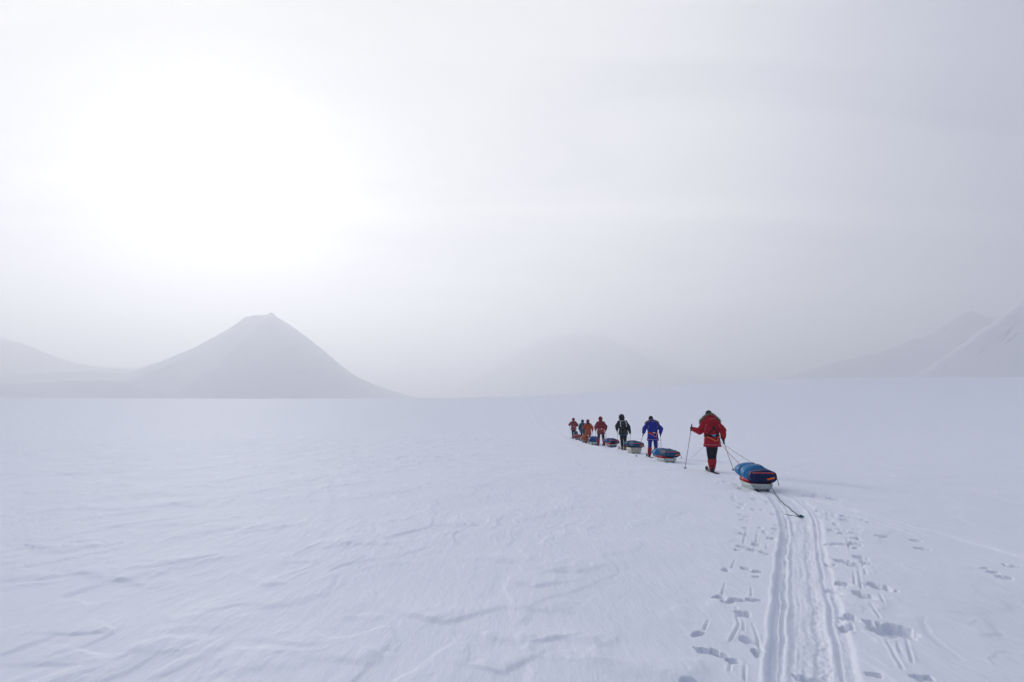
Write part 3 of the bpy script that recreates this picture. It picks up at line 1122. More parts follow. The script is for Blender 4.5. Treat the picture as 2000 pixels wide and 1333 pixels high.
    if look.get('braces'):
        strap('harness_strap', [(-.17, 1.10), (.02, 1.28), (.02, 1.36)], .016, MT[look['braces']])
        strap('harness_strap', [(.19, 1.10), (.04, 1.28), (.03, 1.36)], .016, MT[look['braces']])
        h_ = back(.03, 1.30, .012)
        if h_:
            solid('harness_plate', [ell(h_[0], (.045, .012, .055), n=12, m=8)], MT[look['braces']], root)
    if look.get('piping'):
        mp_ = MT[look['piping']]
        girdle('hem_piping', hem + .055, .010, mp_, .012, drop=.0)
        strap('shoulder_piping', [(-.215, 1.16), (-.215, 1.30), (-.17, 1.43)], .008, mp_)
        strap('shoulder_piping', [(.235, 1.30), (.20, 1.42)], .008, mp_)
        if look.get('hood') == 'down':
            strap('hood_piping', [(-.07, 1.585), (.09, 1.59)], .009, mp_)
    # --- head
    hood = look.get('hood')
    def fur(name, ringpts, m, ln=.05, count=900, rad=.03):
        V_, F_ = [], []
        rnd = random.Random(len(ringpts) * 7 + int(H * 1000))
        base = []
        tube('x', ringpts, rad, None, join_to=base, n=8)
        V_ += base[0][0]
        F_ += base[0][1]
        for _ in range(count):
            k = rnd.random() * (len(ringpts) - 1)
            i0 = int(k)
            p = Vector(ringpts[i0]).lerp(Vector(ringpts[min(i0 + 1, len(ringpts) - 1)]), k - i0)
            d = Vector((rnd.gauss(0, 1), rnd.gauss(0, 1), rnd.gauss(0, 1))).normalized()
            b_ = p + d * rad * .8
            tip = p + d * (rad + ln * (.5 + rnd.random() * .7)) + Vector((0, -.01, -.012))
            s_ = d.cross(Vector((rnd.random(), rnd.random(), rnd.random()))).normalized() * .006
            s2 = d.cross(s_).normalized() * .006
            q = len(V_)
            V_ += [b_ + s_, b_ - s_ * .5 + s2, b_ - s_ * .5 - s2, tip]
            F_ += [(q, q + 1, q + 3), (q + 1, q + 2, q + 3), (q + 2, q, q + 3)]
        return link(name, mesh_from(name, V_, F_), m, root)
    if hood == 'down':
        blob('hat', [ell(hd + Vector((0, -.005, .055)), (.098, .112, .098)), cap(hd + Vector((-.09, -.01, .0)), hd + Vector((.09, -.01, .0)), .03, .03)], .012, MT[look['hat']], root, 1)
        rp = []
        w_ = look.get('furw', .24)
        for k in range(25):
            a = math.pi * (k / 24) * 1.25 - math.pi * .125
            # a loose collar of fur lying over the shoulders and up behind the head
            sn = math.sin(a)
            rp.append(body(w_ * math.cos(a) * (1 - .35 * max(0, sn) * (look.get('furh', .05) > .1)), .06 - .16 * sn, 1.52 + look.get('furh', .05) * (max(0, sn) ** 1.3 if sn > 0 else sn)))
        fur('fur_ruff', rp, MT[look['fur']], .055, 1600, .05)
    elif hood == 'up':
        hp = [ell(hd + Vector((0, -.02, .02)), (.140, .15, .170)), cap(hd + Vector((0, -.03, -.08)), body(0, -.03, 1.47), .11, .15)]
        if look.get('peak'):
            hp.append(cap(hd + Vector((0, -.04, .10)), hd + Vector((0, -.05, .17)), .07, .03))
        blob('hood', hp, .014, MT[look.get('hoodcol', look['jacket'])], root, 2, .008, (9, 9, 9), 5)
        if look.get('fur'):
            rp = [hd + Vector((.125 * math.cos(a), .10, .02 + .16 * math.sin(a))) for a in [2 * math.pi * k / 24 for k in range(25)]]
            fur('fur_ruff', rp, MT[look['fur']], look.get('furlen', .04), 900, .028)
    if look.get('collar'):
        rp = [body(.17 * math.cos(a), .02 - .15 * math.sin(a), 1.50 + .03 * math.sin(a)) for a in [-.4 + (math.pi + .8) * k / 24 for k in range(25)]]
        fur('fur_collar', rp, MT[look['collar']], .045, 1200, .05)
    if look.get('lower_trim'):
        P_ = [Vector((sway + .235 * math.cos(a), .19 * math.sin(a), hem - .015)) for a in [2 * math.pi * k / 40 for k in range(41)]]
        tube('lower_trim', P_, .022, MT[look['lower_trim']], root, 8)
    # --- gloves
    for g_, d_, sd_ in ((gl, dl, -1), (gr, dr, 1)):
        hh = hand(g_, d_, sd_, 1.55)
        hh.append(cap(g_ - d_.normalized() * .17, g_ - d_.normalized() * .07, .056, .045))
        blob('glove', hh, .010, MT[look.get('glove', 'glove')], root, 1)
    Mw = Matrix.Translation(Vector(loc)) @ Matrix.Rotation(heading, 4, 'Z') @ Matrix.Scale(H / 1.82, 4)
    return dict(root=root, gl=Mw @ gl, gr=Mw @ gr, fl=Mw @ fl, fr=Mw @ fr, waist=Mw @ body(0, -.19, 1.0), waist_r=Mw @ Vector((.15 + sway, -.15, .92)),
                waist_l=Mw @ Vector((-.17 + sway, -.12, .95)), M=Mw, scale=H / 1.82, back=back)


def pole(hand_p, tip_p, label, m='pole', grip_up=.10):
    hand_p, tip_p = Vector(hand_p), Vector(tip_p)
    d = (hand_p - tip_p)
    ln = d.length
    root = empty('ski_pole', tip_p)
    root.rotation_mode = 'QUATERNION'
    root.rotation_quaternion = d.to_track_quat('Z', 'Y')
    tag(root, label, 'ski pole', 'ski poles')
    tube('shaft', [(0, 0, .0), (0, 0, .02), (0, 0, ln * .5), (0, 0, ln - .08)], lambda t: .0035 if t < .01 else .0085, MT[m], root, 8)
    tube('grip', [(0, 0, ln - .10), (0, 0, ln - .09), (0, 0, ln), (0, 0, ln + grip_up), (0, .004, ln + grip_up + .02), (0, .004, ln + grip_up + .03)],
         lambda t: (.017 if t < .15 else .019 if t < .7 else .022), MT['plastic'], root, 10)
    ring = []
    for k in range(17):
        a = 2 * math.pi * k / 16
        ring.append((.045 * math.cos(a), .045 * math.sin(a), .065))
    bk = []
    tube('x', ring, .006, None, join_to=bk, n=6)
    for k in range(4):
        a = math.pi / 2 * k
        tube('x', [(0, 0, .075), (.044 * math.cos(a), .044 * math.sin(a), .065)], .005, None, join_to=bk, n=6)
    solid('basket', bk, MT['plastic'], root)
    st = []
    tube('x', [(0, .015, ln + .06), (.012, .03, ln), (.015, .035, ln - .08), (0, .03, ln - .12), (-.012, .02, ln - .06), (0, .015, ln + .05)], .004, None, join_to=st, n=6)
    solid('wrist_strap', st, MT['plastic'], root)
    return root


def ski(loc, heading, label, ln=1.95, roll=0.0, m='ski', lift=0.0):
    """loc = where the boot stands"""
    root = empty('ski', loc, heading)
    root.rotation_euler = (math.radians(lift), 0, heading)
    tag(root, label, 'ski', 'skis')
    rings = []
    for k in range(41):
        t = k / 40
        y = -ln * .44 + ln * t
        wd = .034 + .010 * (abs(t - .5) * 2) ** 2
        if t > .90:
            wd *= math.sqrt(max(.03, 1 - ((t - .90) / .10) ** 2))
        z = .012
        if t > .86:
            z += .11 * ((t - .86) / .14) ** 2
        if t < .03:
            z += .01
        th = .009 if t < .86 else .005
        rings.append([(wd, y, z - th), (wd, y, z + th * .6), (wd * .8, y, z + th), (-wd * .8, y, z + th), (-wd, y, z + th * .6), (-wd, y, z - th)])
    v, f = loft(rings)
    link('ski_body', mesh_from('ski_body', v, f), MT[m], root, False)
    solid('toe_binding', [box((0, .10, .032), (.07, .10, .022), bev=.006)], MT['plastic'], root)
    solid('heel_plate', [box((0, -.09, .03), (.06, .06, .016), bev=.005)], MT['plastic'], root)
    return root


# ------------------------------------------------------------------ a sled and its load
def section(w, h, n, pw=2.6, zc_=0.0, flat=.0):
    out = []
    for i_ in range(n):
        a = 2 * math.pi * i_ / n
        c, s_ = math.cos(a), math.sin(a)
        x = w * math.copysign(abs(c) ** (2 / pw), c)
        z = h * math.copysign(abs(s_) ** (2 / pw), s_)
        if s_ < 0:
            z *= (1 - flat)
        out.append((x, z + zc_))
    return out


def sled(loc, heading, label, hull='hull', L_=1.55, W=.25, dep=.15, cover=None, group='sleds hauled behind the skiers', runners=True, deep=None):
    root = empty('sled', loc, heading)
    tag(root, label, 'sled', group)
    dep = deep or dep
    n = 40
    outer, inner, rimL = [], [], []
    for k in range(n + 1):
        t = k / n
        y = L_ * (t - .5)
        wt = W * (.90 + .14 * math.sin(math.pi * min(t * 1.15, 1)) - .55 * max(0, (t - .78) / .22) ** 2)
        wb = wt * .76
        zb = .022 + .20 * max(0, (t - .72) / .28) ** 2 * 1.0 + .05 * max(0, (.06 - t) / .06)
        zt = .03 + dep + .13 * max(0, (t - .70) / .30) ** 1.6
        zb = min(zb, zt - .03)
        ring = [(-wt, y, zt), (-wt * .97, y, zt - .3 * (zt - zb)), (-wb * 1.04, y, zb + .018), (-wb * .9, y, zb), (-wb * .4, y, zb + .004), (0, y, zb + .006), (wb * .4, y, zb + .004), (wb * .9, y, zb),
                (wb * 1.04, y, zb + .018), (wt * .97, y, zt - .3 * (zt - zb)), (wt, y, zt)]
        outer.append(ring)
        rimL.append((wt, y, zt))
    V_, F_ = [], []
    m_ = len(outer[0])
    for rg in outer:
        V_ += rg
    off = len(V_)
    for rg in outer:
        for (x, y, z) in rg:
            V_.append((x * .965, y * .985, z + .008 if abs(x) < .2 * 0 else z + .004))
    for k in range(n):
        for i_ in range(m_ - 1):
            a = k * m_ + i_
            F_.append((a, a + 1, a + m_ + 1, a + m_))
            b = off + a
            F_.append((b, b + m_, b + m_ + 1, b + 1))
    for k in range(n):          # top lip
        for i_ in (0, m_ - 1):
            a = k * m_ + i_
            F_.append((a, a + m_, off + a + m_, off + a) if i_ == 0 else (a + m_, a, off + a, off + a + m_))
    F_.append(tuple(range(m_)))
    F_.append(tuple(off + i_ for i_ in range(m_))[::-1])
    F_.append(tuple(n * m_ + i_ for i_ in range(m_))[::-1])
    F_.append(tuple(off + n * m_ + i_ for i_ in range(m_)))
    link('hull', mesh_from('hull', V_, F_), MT[hull], root)
    rim = [(-p[0], p[1], p[2]) for p in rimL] + [(p[0], p[1], p[2]) for p in reversed(rimL)]
    rim.append(rim[0])
    tube('rim', rim, .011, MT['rim'], root, 8)
    if runners:
        for s_ in (-1, 1):
            pts = []
            for k in range(24):
                t = k / 23
                y = L_ * (-.5 - .012 + .90 * t)
                z = .012 + .17 * max(0, (t - .80) / .20) ** 2
                pts.append((s_ * W * .45, y, z))
            up = [(s_ * W * .45, -L_ * .5 - .016, .085), (s_ * W * .45, -L_ * .5 - .018, .04)]
            tube('runner', up + pts, .014, MT['plastic'], root, 8)
    if cover:
        # scarlet liner bulging out between rim and load
        rg = []
        for k in range(31):
            t = k / 30
            y = L_ * (-.36 + .80 * t)
            e = max(.15, math.sin(math.pi * min(1, max(0, t))) ** .35)
            pinch = 1 - .10 * abs(math.sin(t * math.pi * 4.5)) ** 6
            w_ = W * 1.06 * e * pinch
            rg.append([(x, y, z) for x, z in section(w_, .10 * (.5 + .5 * e), 24, 2.4, .03 + dep + .055 + .05 * max(0, (t - .7) / .3) ** 2)])
        v, f = loft(rg)
        link('liner', mesh_from('liner', v, f), MT[cover], root)
    tube('hitch_loop', [(-W * .35, L_ * .48, .03 + dep + .08), (-.06, L_ * .54, .03 + dep + .10), (.06, L_ * .54, .03 + dep + .10), (W * .35, L_ * .48, .03 + dep + .08)], .008, MT['plastic'], root, 6)
    return root


def duffel(loc, heading, label, body_m='bag', end_m='navy', L_=1.72, W=.29, Hh=.17, z0=.36, nstrap=3, lump=1.0, piping='ptape', handle=True, split=.30, seed=1, nose=.5, rise=.10,
           group='bags strapped onto the sleds', patch=True, strapm='plastic'):
    root = empty('duffel_bag', loc, heading)
    tag(root, label, 'bag', group)
    n = 84
    rings, secs = [], []
    npt = 40
    cuts = [split + (1 - split) * (k + .35) / nstrap for k in range(nstrap)]
    cuts = [split + .02] + [c for c in cuts[:nstrap]]
    for k in range(n + 1):
        t = k / n
        y = L_ * (t - .5)
        # blunt rear, drawn-in nose
        e_r = min(1, (t / .055)) ** .45 if t < .055 else 1
        e_r = max(e_r, .72)
        e_f = 1 - (1 - nose) * max(0, (t - .80) / .20) ** 1.7
        pin = 0
        for c in cuts:
            pin = max(pin, math.exp(-((t - c) / .026) ** 2))
        puff = .05 * lump * sum(abs(math.sin(math.pi * (t - c0) / (c1 - c0))) for c0, c1 in zip(cuts[:-1], cuts[1:]) if c0 <= t < c1)
        k_ = (e_r * e_f) * (1 - .20 * pin + puff)
        zc_ = z0 + rise * (t - .3) * (t > .3) - .02 * pin
        hh = Hh * (.90 + .28 * math.sin(math.pi * min(1, t * 1.05))) * k_
        sc = section(W * k_, hh, npt, 2.7 if t < split else 2.2, zc_ - (0.02 if t < .2 else 0), .18)
        rg = []
        for i_, (x, z) in enumerate(sc):
            a = 2 * math.pi * i_ / npt
            nn = mnoise.noise(Vector((x * 5 + seed * 3, y * 5.5, z * 5))) * .030 + mnoise.noise(Vector((x * 16, y * 11 + seed, z * 14))) * .008
            q = 1 + nn / max(.1, math.hypot(x, z - zc_)) * lump
            rg.append(((x) * q, y + nn * .3, zc_ + (z - zc_) * q))
        rings.append(rg)
    ks = int(split * n)
    v, f = loft(rings[ks:])
    body = link('main_body', mesh_from('main_body', v, f), MT[body_m], root)
    v, f = loft([[(p[0] * .55, p[1] - .012, z0 + (p[2] - z0) * .55) for p in rings[0]]] + [[(p[0] * .9, p[1] - .006, z0 + (p[2] - z0) * .92) for p in rings[0]]] + rings[:ks + 1])
    link('end_section', mesh_from('end_section', v, f), MT[end_m], root)

    def ringtube(name, t, wd, th, m, out=1.012, a0=0, a1=None):
        k = min(n, max(0, int(t * n)))
        rg = rings[k]
        pts = [Vector(p) for p in rg] + [Vector(rg[0])]
        c = sum(pts[:-1], Vector()) / npt
        if a1 is not None:
            pts = pts[a0:a1]
        pts = [c + (p - c) * out for p in pts]
        cc = c
        return tube(name, pts, th, m, root, 6, flat=lambda kk, p, tt: ((p - cc).normalized(), wd))
    for c in cuts:
        ringtube('compression_strap', c, .026, .007, MT[strapm], 1.01)
    if piping:
        pts = []
        for k in range(1, ks + 2):
            rg = rings[k]
            pts.append(Vector(rg[int(npt * .44)]) * 1)
        # zip tape runs round the rear panel below its top edge
        path = [Vector(rings[k][int(npt * .40)]) for k in range(ks, 1, -3)] + [Vector((x, -L_ * .5 - .012 + .02 * (abs(x) / W) ** 2, z0 + Hh * .52)) for x in np.linspace(-W * .66, W * .66, 13)] + [Vector(rings[k][int(npt * .10)]) for k in range(2, ks, 3)]
        tube('zip_tape', path, .006, MT[piping], root, 6, flat=lambda kk, p, tt: ((p - Vector((0, 0, z0))).normalized() if abs(p.x) > W * .7 else Vector((0, -1, 0)), .011))
    if handle:
        tube('grab_handle', [(.015 + W * .12, -L_ * .5 - .012, z0 - .06), (.03 + W * .12, -L_ * .5 - .04, z0 - .05), (.09 + W * .12, -L_ * .5 - .05, z0 - .035), (.13 + W * .2, -L_ * .5 - .038, z0 - .02), (.15 + W * .2, -L_ * .5 - .005, z0 - .01)],
             .012, MT['handle'], root, 8, flat=lambda kk, p, tt: (Vector((0, -1, .2)).normalized(), .020))
        solid('buckle', [box((.10, -L_ * .5 - .02, z0 - .115), (.055, .03, .05), bev=.008)], MT['plastic'], root)
        tube('dangling_strap', [(W * .80, -L_ * .5 + .02, z0 + .02), (W * .93, -L_ * .5 + .0, z0 - .06), (W * .97, -L_ * .5 - .01, z0 - .13), (W * 1.03, -L_ * .5, z0 - .19)], .008, MT['plastic'], root, 6)
    if patch:
        k = int(n * .20)
        p = Vector(rings[k][int(npt * .22)])
        solid('patch', [ell(p + Vector((0, 0, .002)), (.035, .05, .008), n=12, m=6)], MT['mauve'], root)
    top = rings[int(n * .62)]
    # a carry strap lying along the top
    tube('carry_strap', [Vector(rings[k][int(npt * (.25 - .05))]) + Vector((0, 0, .006)) for k in range(ks, int(n * .85), 3)], .005, MT['plastic'], root, 6,
         flat=lambda kk, p, tt: (Vector((0, 0, 1)), .016))
    return root


def rope(pts, r, m, label, cat='rope', group=None, knots=None):
    root = empty('tow_rope', pts[0])
    tag(root, label, cat, group)
    o0 = Vector(pts[0])
    P_ = [Vector(p) - o0 for p in pts]
    Q = []
    for a, b in zip(P_[:-1], P_[1:]):
        for k in range(6):
            Q.append(a.lerp(b, k / 6))
    Q.append(P_[-1])
    tube('line', Q, r, MT[m], root, 6)
    return root


def on_ground(x, y, dz=0.0):
    return Vector((x, y, gz(x, y) + dz))


def px_point(px, py, Y):
    """point seen at (px, py) lying at forward distance Y"""
    d = ray(px, py)
    return Vector((d.x / d.y * Y, Y, CAM_H + d.z / d.y * Y))


# ------------------------------------------------------------------ the party
SK = {}
# 1: nearest, red jacket
h1 = math.radians(-6)
g1 = ground_at(1393, 922)
z1 = gz(*g1)
SK[1] = skier((g1[0], g1[1], z1 + .02), h1, 1.86,
              dict(jacket='red', trousers='navy_black', gaiter='gaiter', belt='plastic', buckle='buckle', vee='orange_strap', braces='plastic', piping='pink', hood='down', hat='black', fur='fur', hem=.74, furw=.27, furh=.20, gaiter_top=.50),
              dict(fl=(-.05, -.08, 0), fr=(.03, .20, 0), hl=(-.53, .24, 1.27), hr=(.33, -.05, .97), bl=(-.2, -.5, -.95), br=(.6, -.8, .1), lean=.16, tilt=-.04, seed=1, hx=-.02),
              'nearest skier in a red jacket with brown fur ruff and red gaiters, seen from behind', .012)
g2 = ground_at(1276, 893)
SK[2] = skier((g2[0], g2[1], gz(*g2) + .02), math.radians(-4), 1.78,
              dict(jacket='blue', trousers='blue', gaiter='gaiter', belt='red_belt', buckle='white', vee='orange_strap', piping='mauve', hood='down', hat='black', fur='fur', hem=.72, furw=.255, furh=.09, gaiter_top=.62),
              dict(fl=(-.14, .22, 0), fr=(.15, -.05, 0), hl=(-.40, .12, 1.08), hr=(.36, .08, 1.04), bl=(-.45, -.8, -.2), br=(.55, -.8, -.1), lean=.16, tilt=-.01, seed=2, hx=-.04),
              'skier in a bright blue jacket and trousers with red belt and gaiters')
g3 = ground_at(1218, 879)
SK[3] = skier((g3[0], g3[1], gz(*g3) + .02), math.radians(0), 1.86,
              dict(jacket='black', trousers='black', hood='up', hoodcol='black', fur='grey_fur', boot='brown_boot', hem=.80, lower_trim='teal_bright', furlen=.05),
              dict(fl=(-.03, .25, 0), fr=(.06, -.18, 0), hl=(-.33, .05, 1.03), hr=(.36, .0, .93), bl=(-.45, -.85, 0), br=(.5, -.85, 0), lean=.14, tilt=-.05, sway=.0, seed=3),
              'skier all in black with a fur-edged hood and brown boots')
g4 = ground_at(1174, 870.5)
SK[4] = skier((g4[0], g4[1], gz(*g4) + .02), 0, 1.86,
              dict(jacket='maroon', trousers='grey_green', gaiter='gaiter', belt='red_belt', buckle='white', vee='orange_strap', hood='up', hem=.74, gaiter_top=.75),
              dict(fl=(-.17, .10, 0), fr=(.20, -.05, 0), hl=(-.32, .15, 1.02), hr=(.33, .12, 1.0), bl=(-.4, -.9, 0), br=(.4, -.9, 0), lean=.12, seed=4),
              'skier in a hooded maroon jacket with grey-green trousers and red gaiters')
g5 = ground_at(1149, 866)
SK[5] = skier((g5[0], g5[1], gz(*g5) + .02), 0, 1.68,
              dict(jacket='orange', trousers='rust', hood='up', hoodcol='maroon', peak=True, collar='dark_fur', hem=.66, gaiter='orange', gaiter_top=.6, vee='handle'),
              dict(fl=(-.14, .05, 0), fr=(.15, .0, 0), hl=(-.42, .15, 1.14), hr=(.36, .05, .98), bl=(-.4, -.5, -.6), br=(.4, -.9, 0), lean=.12, seed=5),
              'skier in an orange suit with pointed red hood and dark fur collar')
g6 = ground_at(1138.5, 861.5)
SK[6] = skier((g6[0], g6[1], gz(*g6) + .02), 0, 1.70,
              dict(jacket='teal', trousers='navy_black', hood='up', peak=True, hem=.74),
              dict(fl=(-.10, .15, 0), fr=(.12, -.1, 0), hl=(-.30, .05, .98), hr=(.30, .1, 1.0), lean=.14, seed=6),
              'skier in a pointed teal hood and jacket partly behind the orange suit')
g7 = ground_at(1120.5, 857)
SK[7] = skier((g7[0], g7[1], gz(*g7) + .02), 0, 1.86,
              dict(jacket='maroon', trousers='black', hood='up', hem=.76, piping='pink', buckle='white'),
              dict(fl=(-.06, .1, 0), fr=(.12, .2, 0), hl=(-.34, .22, 1.18), hr=(.30, .22, 1.12), bl=(-.5, -.7, -.4), br=(.5, -.7, -.4), lean=.12, seed=7),
              'leading skier, farthest away, in a hooded maroon jacket and black trousers')
# skier 3 carries a pack
s3 = SK[3]
pk = empty('backpack', s3['root'].location, 0)
pk.scale = s3['root'].scale
tag(pk, 'black backpack with white shoulder straps on the skier in black', 'backpack')
blob('pack_body', [box((-.01, -.17, 1.24), (.27, .17, .44), bev=.05), box((-.01, -.26, 1.16), (.20, .09, .24), bev=.04)], .016, MT['black'], pk, 2, .01, (9, 9, 7), 9)
blob('lid', [ell((-.02, -.16, 1.47), (.13, .11, .06))], .014, MT['navy_black'], pk, 1)
for s_ in (-1, 1):
    P_ = [Vector((s_ * .155 - .01, -.185, 1.22)), Vector((s_ * .165 - .01, -.20, 1.32)), Vector((s_ * .155 - .015, -.15, 1.46)), Vector((s_ * .12 - .02, -.06, 1.545)), Vector((s_ * .11 - .02, .05, 1.55))]
    tube('shoulder_strap', P_, .010, MT['white'], pk, 8, flat=lambda k, p, t: (Vector((s_ * .4, -.9, .1)).normalized(), .022))
tube('top_strap', [(-.14, -.12, 1.535), (-.02, -.175, 1.55), (.10, -.12, 1.54)], .012, MT['white'], pk, 8)
solid('badge', [box((-.02, -.262, 1.40), (.09, .01, .03), bev=.003)], MT['grey'], pk)
tube('waist_strap', [(-.20, -.02, .96), (-.17, -.15, .95), (0, -.22, .94), (.16, -.16, .95), (.20, -.02, .96)], .012, MT['grey'], pk, 8)

# --- poles
names = {1: 'red-jacketed nearest skier', 2: 'skier in bright blue', 3: 'skier all in black', 4: 'maroon-hooded skier with grey-green trousers', 5: 'orange-suited skier',
         6: 'teal-hooded skier', 7: 'leading skier'}
tips = {1: ((1337, 916), (1433.5, 919)), 2: ((1242, 893), (1303, 878)), 3: ((1212, 874), (1232, 876)), 4: ((1163, 868), (1186, 868)), 5: ((1143, 863), (1163, 858)),
        6: ((1132, 859), (1145, 860)), 7: ((1115, 856), (1128, 856))}
for k, (tl_, tr_) in tips.items():
    for side, tp, key in (('left', tl_, 'gl'), ('right', tr_, 'gr')):
        gx_, gy_ = ground_at(*tp)
        hp = SK[k][key]
        # keep the pole a plausible length: limit how far the tip strays
        v_ = Vector((gx_ - hp.x, gy_ - hp.y, 0))
        if v_.length > 1.0:
            v_ = v_.normalized() * 1.0
            # stay on the same sight line
            gx_, gy_ = hp.x + v_.x, hp.y + v_.y
        tpz = on_ground(gx_, gy_, -.015)
        pole(hp, tpz, '%s-hand ski pole of the %s' % (side, names[k]), 'pole' if k in (1, 2) else 'pole_grey', .15 if k == 1 else .07)
# --- skis
for k, sk in SK.items():
    hd_ = sk['root'].rotation_euler[2]
    for side, key in (('left', 'fl'), ('right', 'fr')):
        p = sk[key]
        ski((p.x, p.y, gz(p.x, p.y) + .004), hd_, '%s ski of the %s' % (side, names[k]))
        # set both boots on top of the skis
    sk['root'].location.z += .012

# --- sleds
def party_sled(k, rear_px, front_px, **kw):
    a = ground_at(*rear_px)
    b = ground_at(*front_px)
    return a, b


def place(rear, L_, hd_):
    """centre of a sled whose tail is at the ground point rear"""
    return (rear[0] - math.sin(hd_) * L_ / 2, rear[1] + math.cos(hd_) * L_ / 2)


SL = {}
specs = {
    1: dict(px=(1489, 959.5), hd=-7, L=1.55, W=.262, hull='hull', cover='redbag', label='nearest sled, pale hull with scarlet liner under a big blue bag'),
    2: dict(px=(1309, 904), hd=2, L=1.5, W=.27, hull='hull', cover='redbag', label='second-nearest sled with scarlet liner, between the skier in blue and the red jacket'),
    3: dict(px=(1243, 886.5), hd=0, L=1.5, W=.30, hull='hull_cream', cover=None, deep=.28, label='deep cream sled hull behind the skier in black'),
    4: dict(px=(1198, 873.5), hd=2, L=1.5, W=.27, hull='hull_grey', cover='redbag', label='grey sled behind the maroon jacket with grey-green trousers'),
    5: dict(px=(1161, 868.5), hd=-3, L=1.45, W=.27, hull='hull', cover=None, label='sled with a rounded blue load behind the orange suit'),
    6: dict(px=(1144, 864), hd=-2, L=1.45, W=.26, hull='hull_grey', cover='orangebag', label='sled with an orange load behind the teal hood'),
    7: dict(px=(1128.5, 859.5), hd=-4, L=1.4, W=.26, hull='hull_grey', cover='redbrown', label='farthest sled, with brick-red load, behind the leading skier'),
}
for k, sp in specs.items():
    hd_ = math.radians(sp['hd'])
    rear = ground_at(*sp['px'])
    c = place(rear, sp['L'], hd_)
    zc0 = float(macro(np.array([c[0]]), np.array([c[1]]))[0]) - (.035 if k < 5 else .03)
    SL[k] = (Vector((c[0], c[1], zc0)), hd_, sp)
    sled(SL[k][0], hd_, sp['label'], sp['hull'], sp['L'], sp['W'], cover=sp['cover'], deep=sp.get('deep'))
def shift(k, fwd=0.0, up=0.0, side=0.0):
    p, hd_, sp = SL[k]
    return p + Vector((-math.sin(hd_) * fwd + math.cos(hd_) * side, math.cos(hd_) * fwd + math.sin(hd_) * side, up)), hd_


p, hd_ = shift(1, .06)
duffel(p, hd_ + math.radians(3), 'large blue duffel bag with orange grab handle and coral zip on the nearest sled', 'bag', 'navy', 1.80, .30, .170, .352, 3, 1.0, seed=1, rise=.12, nose=.55, split=.20)
p, hd_ = shift(2, .05)
duffel(p, hd_ + math.radians(11), 'blue and navy duffel bag on the sled behind the skier in blue', 'bag', 'tealbag', 1.55, .33, .15, .36, 2, 1.0, seed=2, rise=.02, nose=.5, split=.42)
p, hd_ = shift(3, .05)
duffel(p, hd_ + math.radians(12), 'dusky teal duffel bag on the deep cream sled', 'tealbag', 'tealbag', 1.45, .31, .15, .46, 2, 1.0, seed=3, rise=.06, nose=.6, split=.35)
p, hd_ = shift(4, .05)
duffel(p, hd_ + math.radians(14), 'navy and blue duffel bag with red straps on the grey sled', 'bag2', 'navy', 1.40, .30, .16, .36, 2, 1.0, seed=4, rise=.04, nose=.6, split=.30, strapm='ptape')
p, hd_ = shift(5, .0)
duffel(p, hd_, 'rounded royal blue bag on the sled behind the orange suit', 'bag2', 'bag2', 1.35, .34, .20, .34, 1, 1.0, seed=5, rise=.0, nose=.5, split=.35, piping=None, handle=False)
p, hd_ = shift(6, .05)
duffel(p, hd_, 'orange bag on the sled behind the teal hood', 'orangebag', 'orangebag', 1.30, .30, .18, .32, 2, 1.0, seed=6, rise=.0, nose=.5, split=.35, piping=None, handle=False, patch=False)
p, hd_ = shift(7, .05)
duffel(p, hd_, 'brick-red bag on the farthest sled', 'redbrown', 'redbrown', 1.35, .34, .16, .32, 2, 1.0, seed=7, rise=.0, nose=.5, split=.35, piping=None, handle=False, patch=False)
p, hd_ = shift(7, .35, 0, -.12)
duffel(p, hd_, 'small blue bag standing on top of the brick-red one', 'bag2', 'bag2', .5, .17, .15, .60, 1, .8, seed=9, rise=0, nose=.7, split=.4, piping=None, handle=False, patch=False)

# --- tow lines from every harness to its sled
def sag(a, b, d, n=8):
    return [a.lerp(b, t / n) - Vector((0, 0, d * 4 * (t / n) * (1 - t / n))) for t in range(n + 1)]


for k in SK:
    p, hd_, sp = SL[k]
    f = Matrix.Rotation(hd_, 3, 'Z')
    nose_l = p + f @ Vector((-.06, sp['L'] * .54, .28))
    nose_r = p + f @ Vector((.08, sp['L'] * .54, .28))
    nm = names[k]
    if k == 1:
        rope(sag(SK[1]['waist_r'], nose_l + Vector((0, 0, .16)), .015), .007, 'rope_red', 'red tow rope from the nearest skier to the nearest sled', 'rope', 'tow ropes')
        rope(sag(SK[1]['waist_r'] + Vector((.02, 0, .02)), nose_r + Vector((.12, -.3, .22)), .03), .005, 'rope_teal', 'thin teal cord above the red tow rope to the nearest sled', 'rope', 'tow ropes')
    else:
        rope(sag(SK[k]['waist_r'] + Vector((-.03, 0, 0)), nose_r, .02), .007, 'rope_red' if k in (2,) else 'rope_grey', 'tow rope from the %s to the sled behind' % nm, 'rope', 'tow ropes')
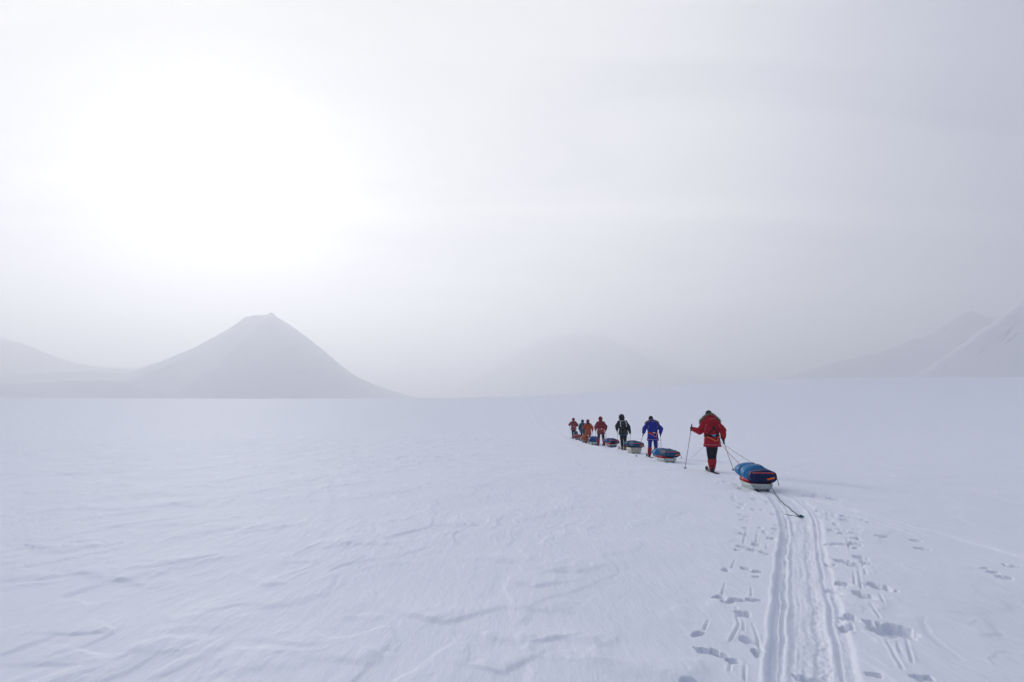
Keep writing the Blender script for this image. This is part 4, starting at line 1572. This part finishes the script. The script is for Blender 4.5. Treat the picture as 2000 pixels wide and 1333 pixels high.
# pale slack cord at the nearest skier's left
a = SK[1]['waist_l'] + Vector((.05, .02, -.08))
gx_, gy_ = ground_at(1347, 898.5)
b_dir = Vector((gx_, gy_, 0))
endp = px_point(1349, 896, 22.2)
rope([a, a.lerp(endp, .5), endp], .004, 'rope_grey', 'thin pale cord slanting down to the left of the nearest skier', 'rope', 'tow ropes')
# tail line lying on the snow behind the nearest sled
tail_px = [(1513, 963), (1517, 968), (1520, 972), (1523.5, 977), (1528, 980.5), (1532.6, 984), (1537.5, 987.5), (1541.7, 992), (1546, 997.5), (1550.7, 1001), (1557, 1006), (1564, 1009)]
tp = []
for q in tail_px:
    gx_, gy_ = ground_at(*q)
    tp.append(on_ground(gx_, gy_, .009))
p1_, hd1_, _ = SL[1]
rear_pt = p1_ + Matrix.Rotation(hd1_, 3, 'Z') @ Vector((.20, -.79, .12))
rp_root = empty('tail_rope', tp[-1])
tag(rp_root, 'teal tail rope with a knot trailing on the snow behind the nearest sled', 'rope')
o0 = tp[-1]
tube('line', [rear_pt - o0] + [q - o0 for q in tp], .0075, MT['rope_teal'], rp_root, 6)
tube('loose_end', [tp[-1] - o0, (tp[-1] + Vector((-.05, .16, .0))) - o0, (tp[-1] + Vector((-.13, .36, .0))) - o0], .006, MT['rope_teal'], rp_root, 6)
solid('knot', [ell((0, 0, .015), (.035, .03, .022)), ell((.02, -.03, .01), (.02, .03, .015))], MT['rope_teal'], rp_root)

# ------------------------------------------------------------------ the air
hv = bpy.data.materials.new('haze')
hv.use_nodes = True
t = hv.node_tree
t.nodes.clear()
pv = N(t, 'ShaderNodeVolumePrincipled')
pv.inputs['Color'].default_value = (.93, .95, .99, 1)
pv.inputs['Density'].default_value = HAZE
pv.inputs['Anisotropy'].default_value = .45
ov = N(t, 'ShaderNodeOutputMaterial')
L(t, pv.outputs[0], ov.inputs['Volume'])
v, f = box((0, 2000, 350), (30000, 30000, 800))
hz = link('haze', mesh_from('haze', v, f), hv, None, False)
tag(hz, 'pale haze lying over the snow field and mountains', None, None, 'stuff')
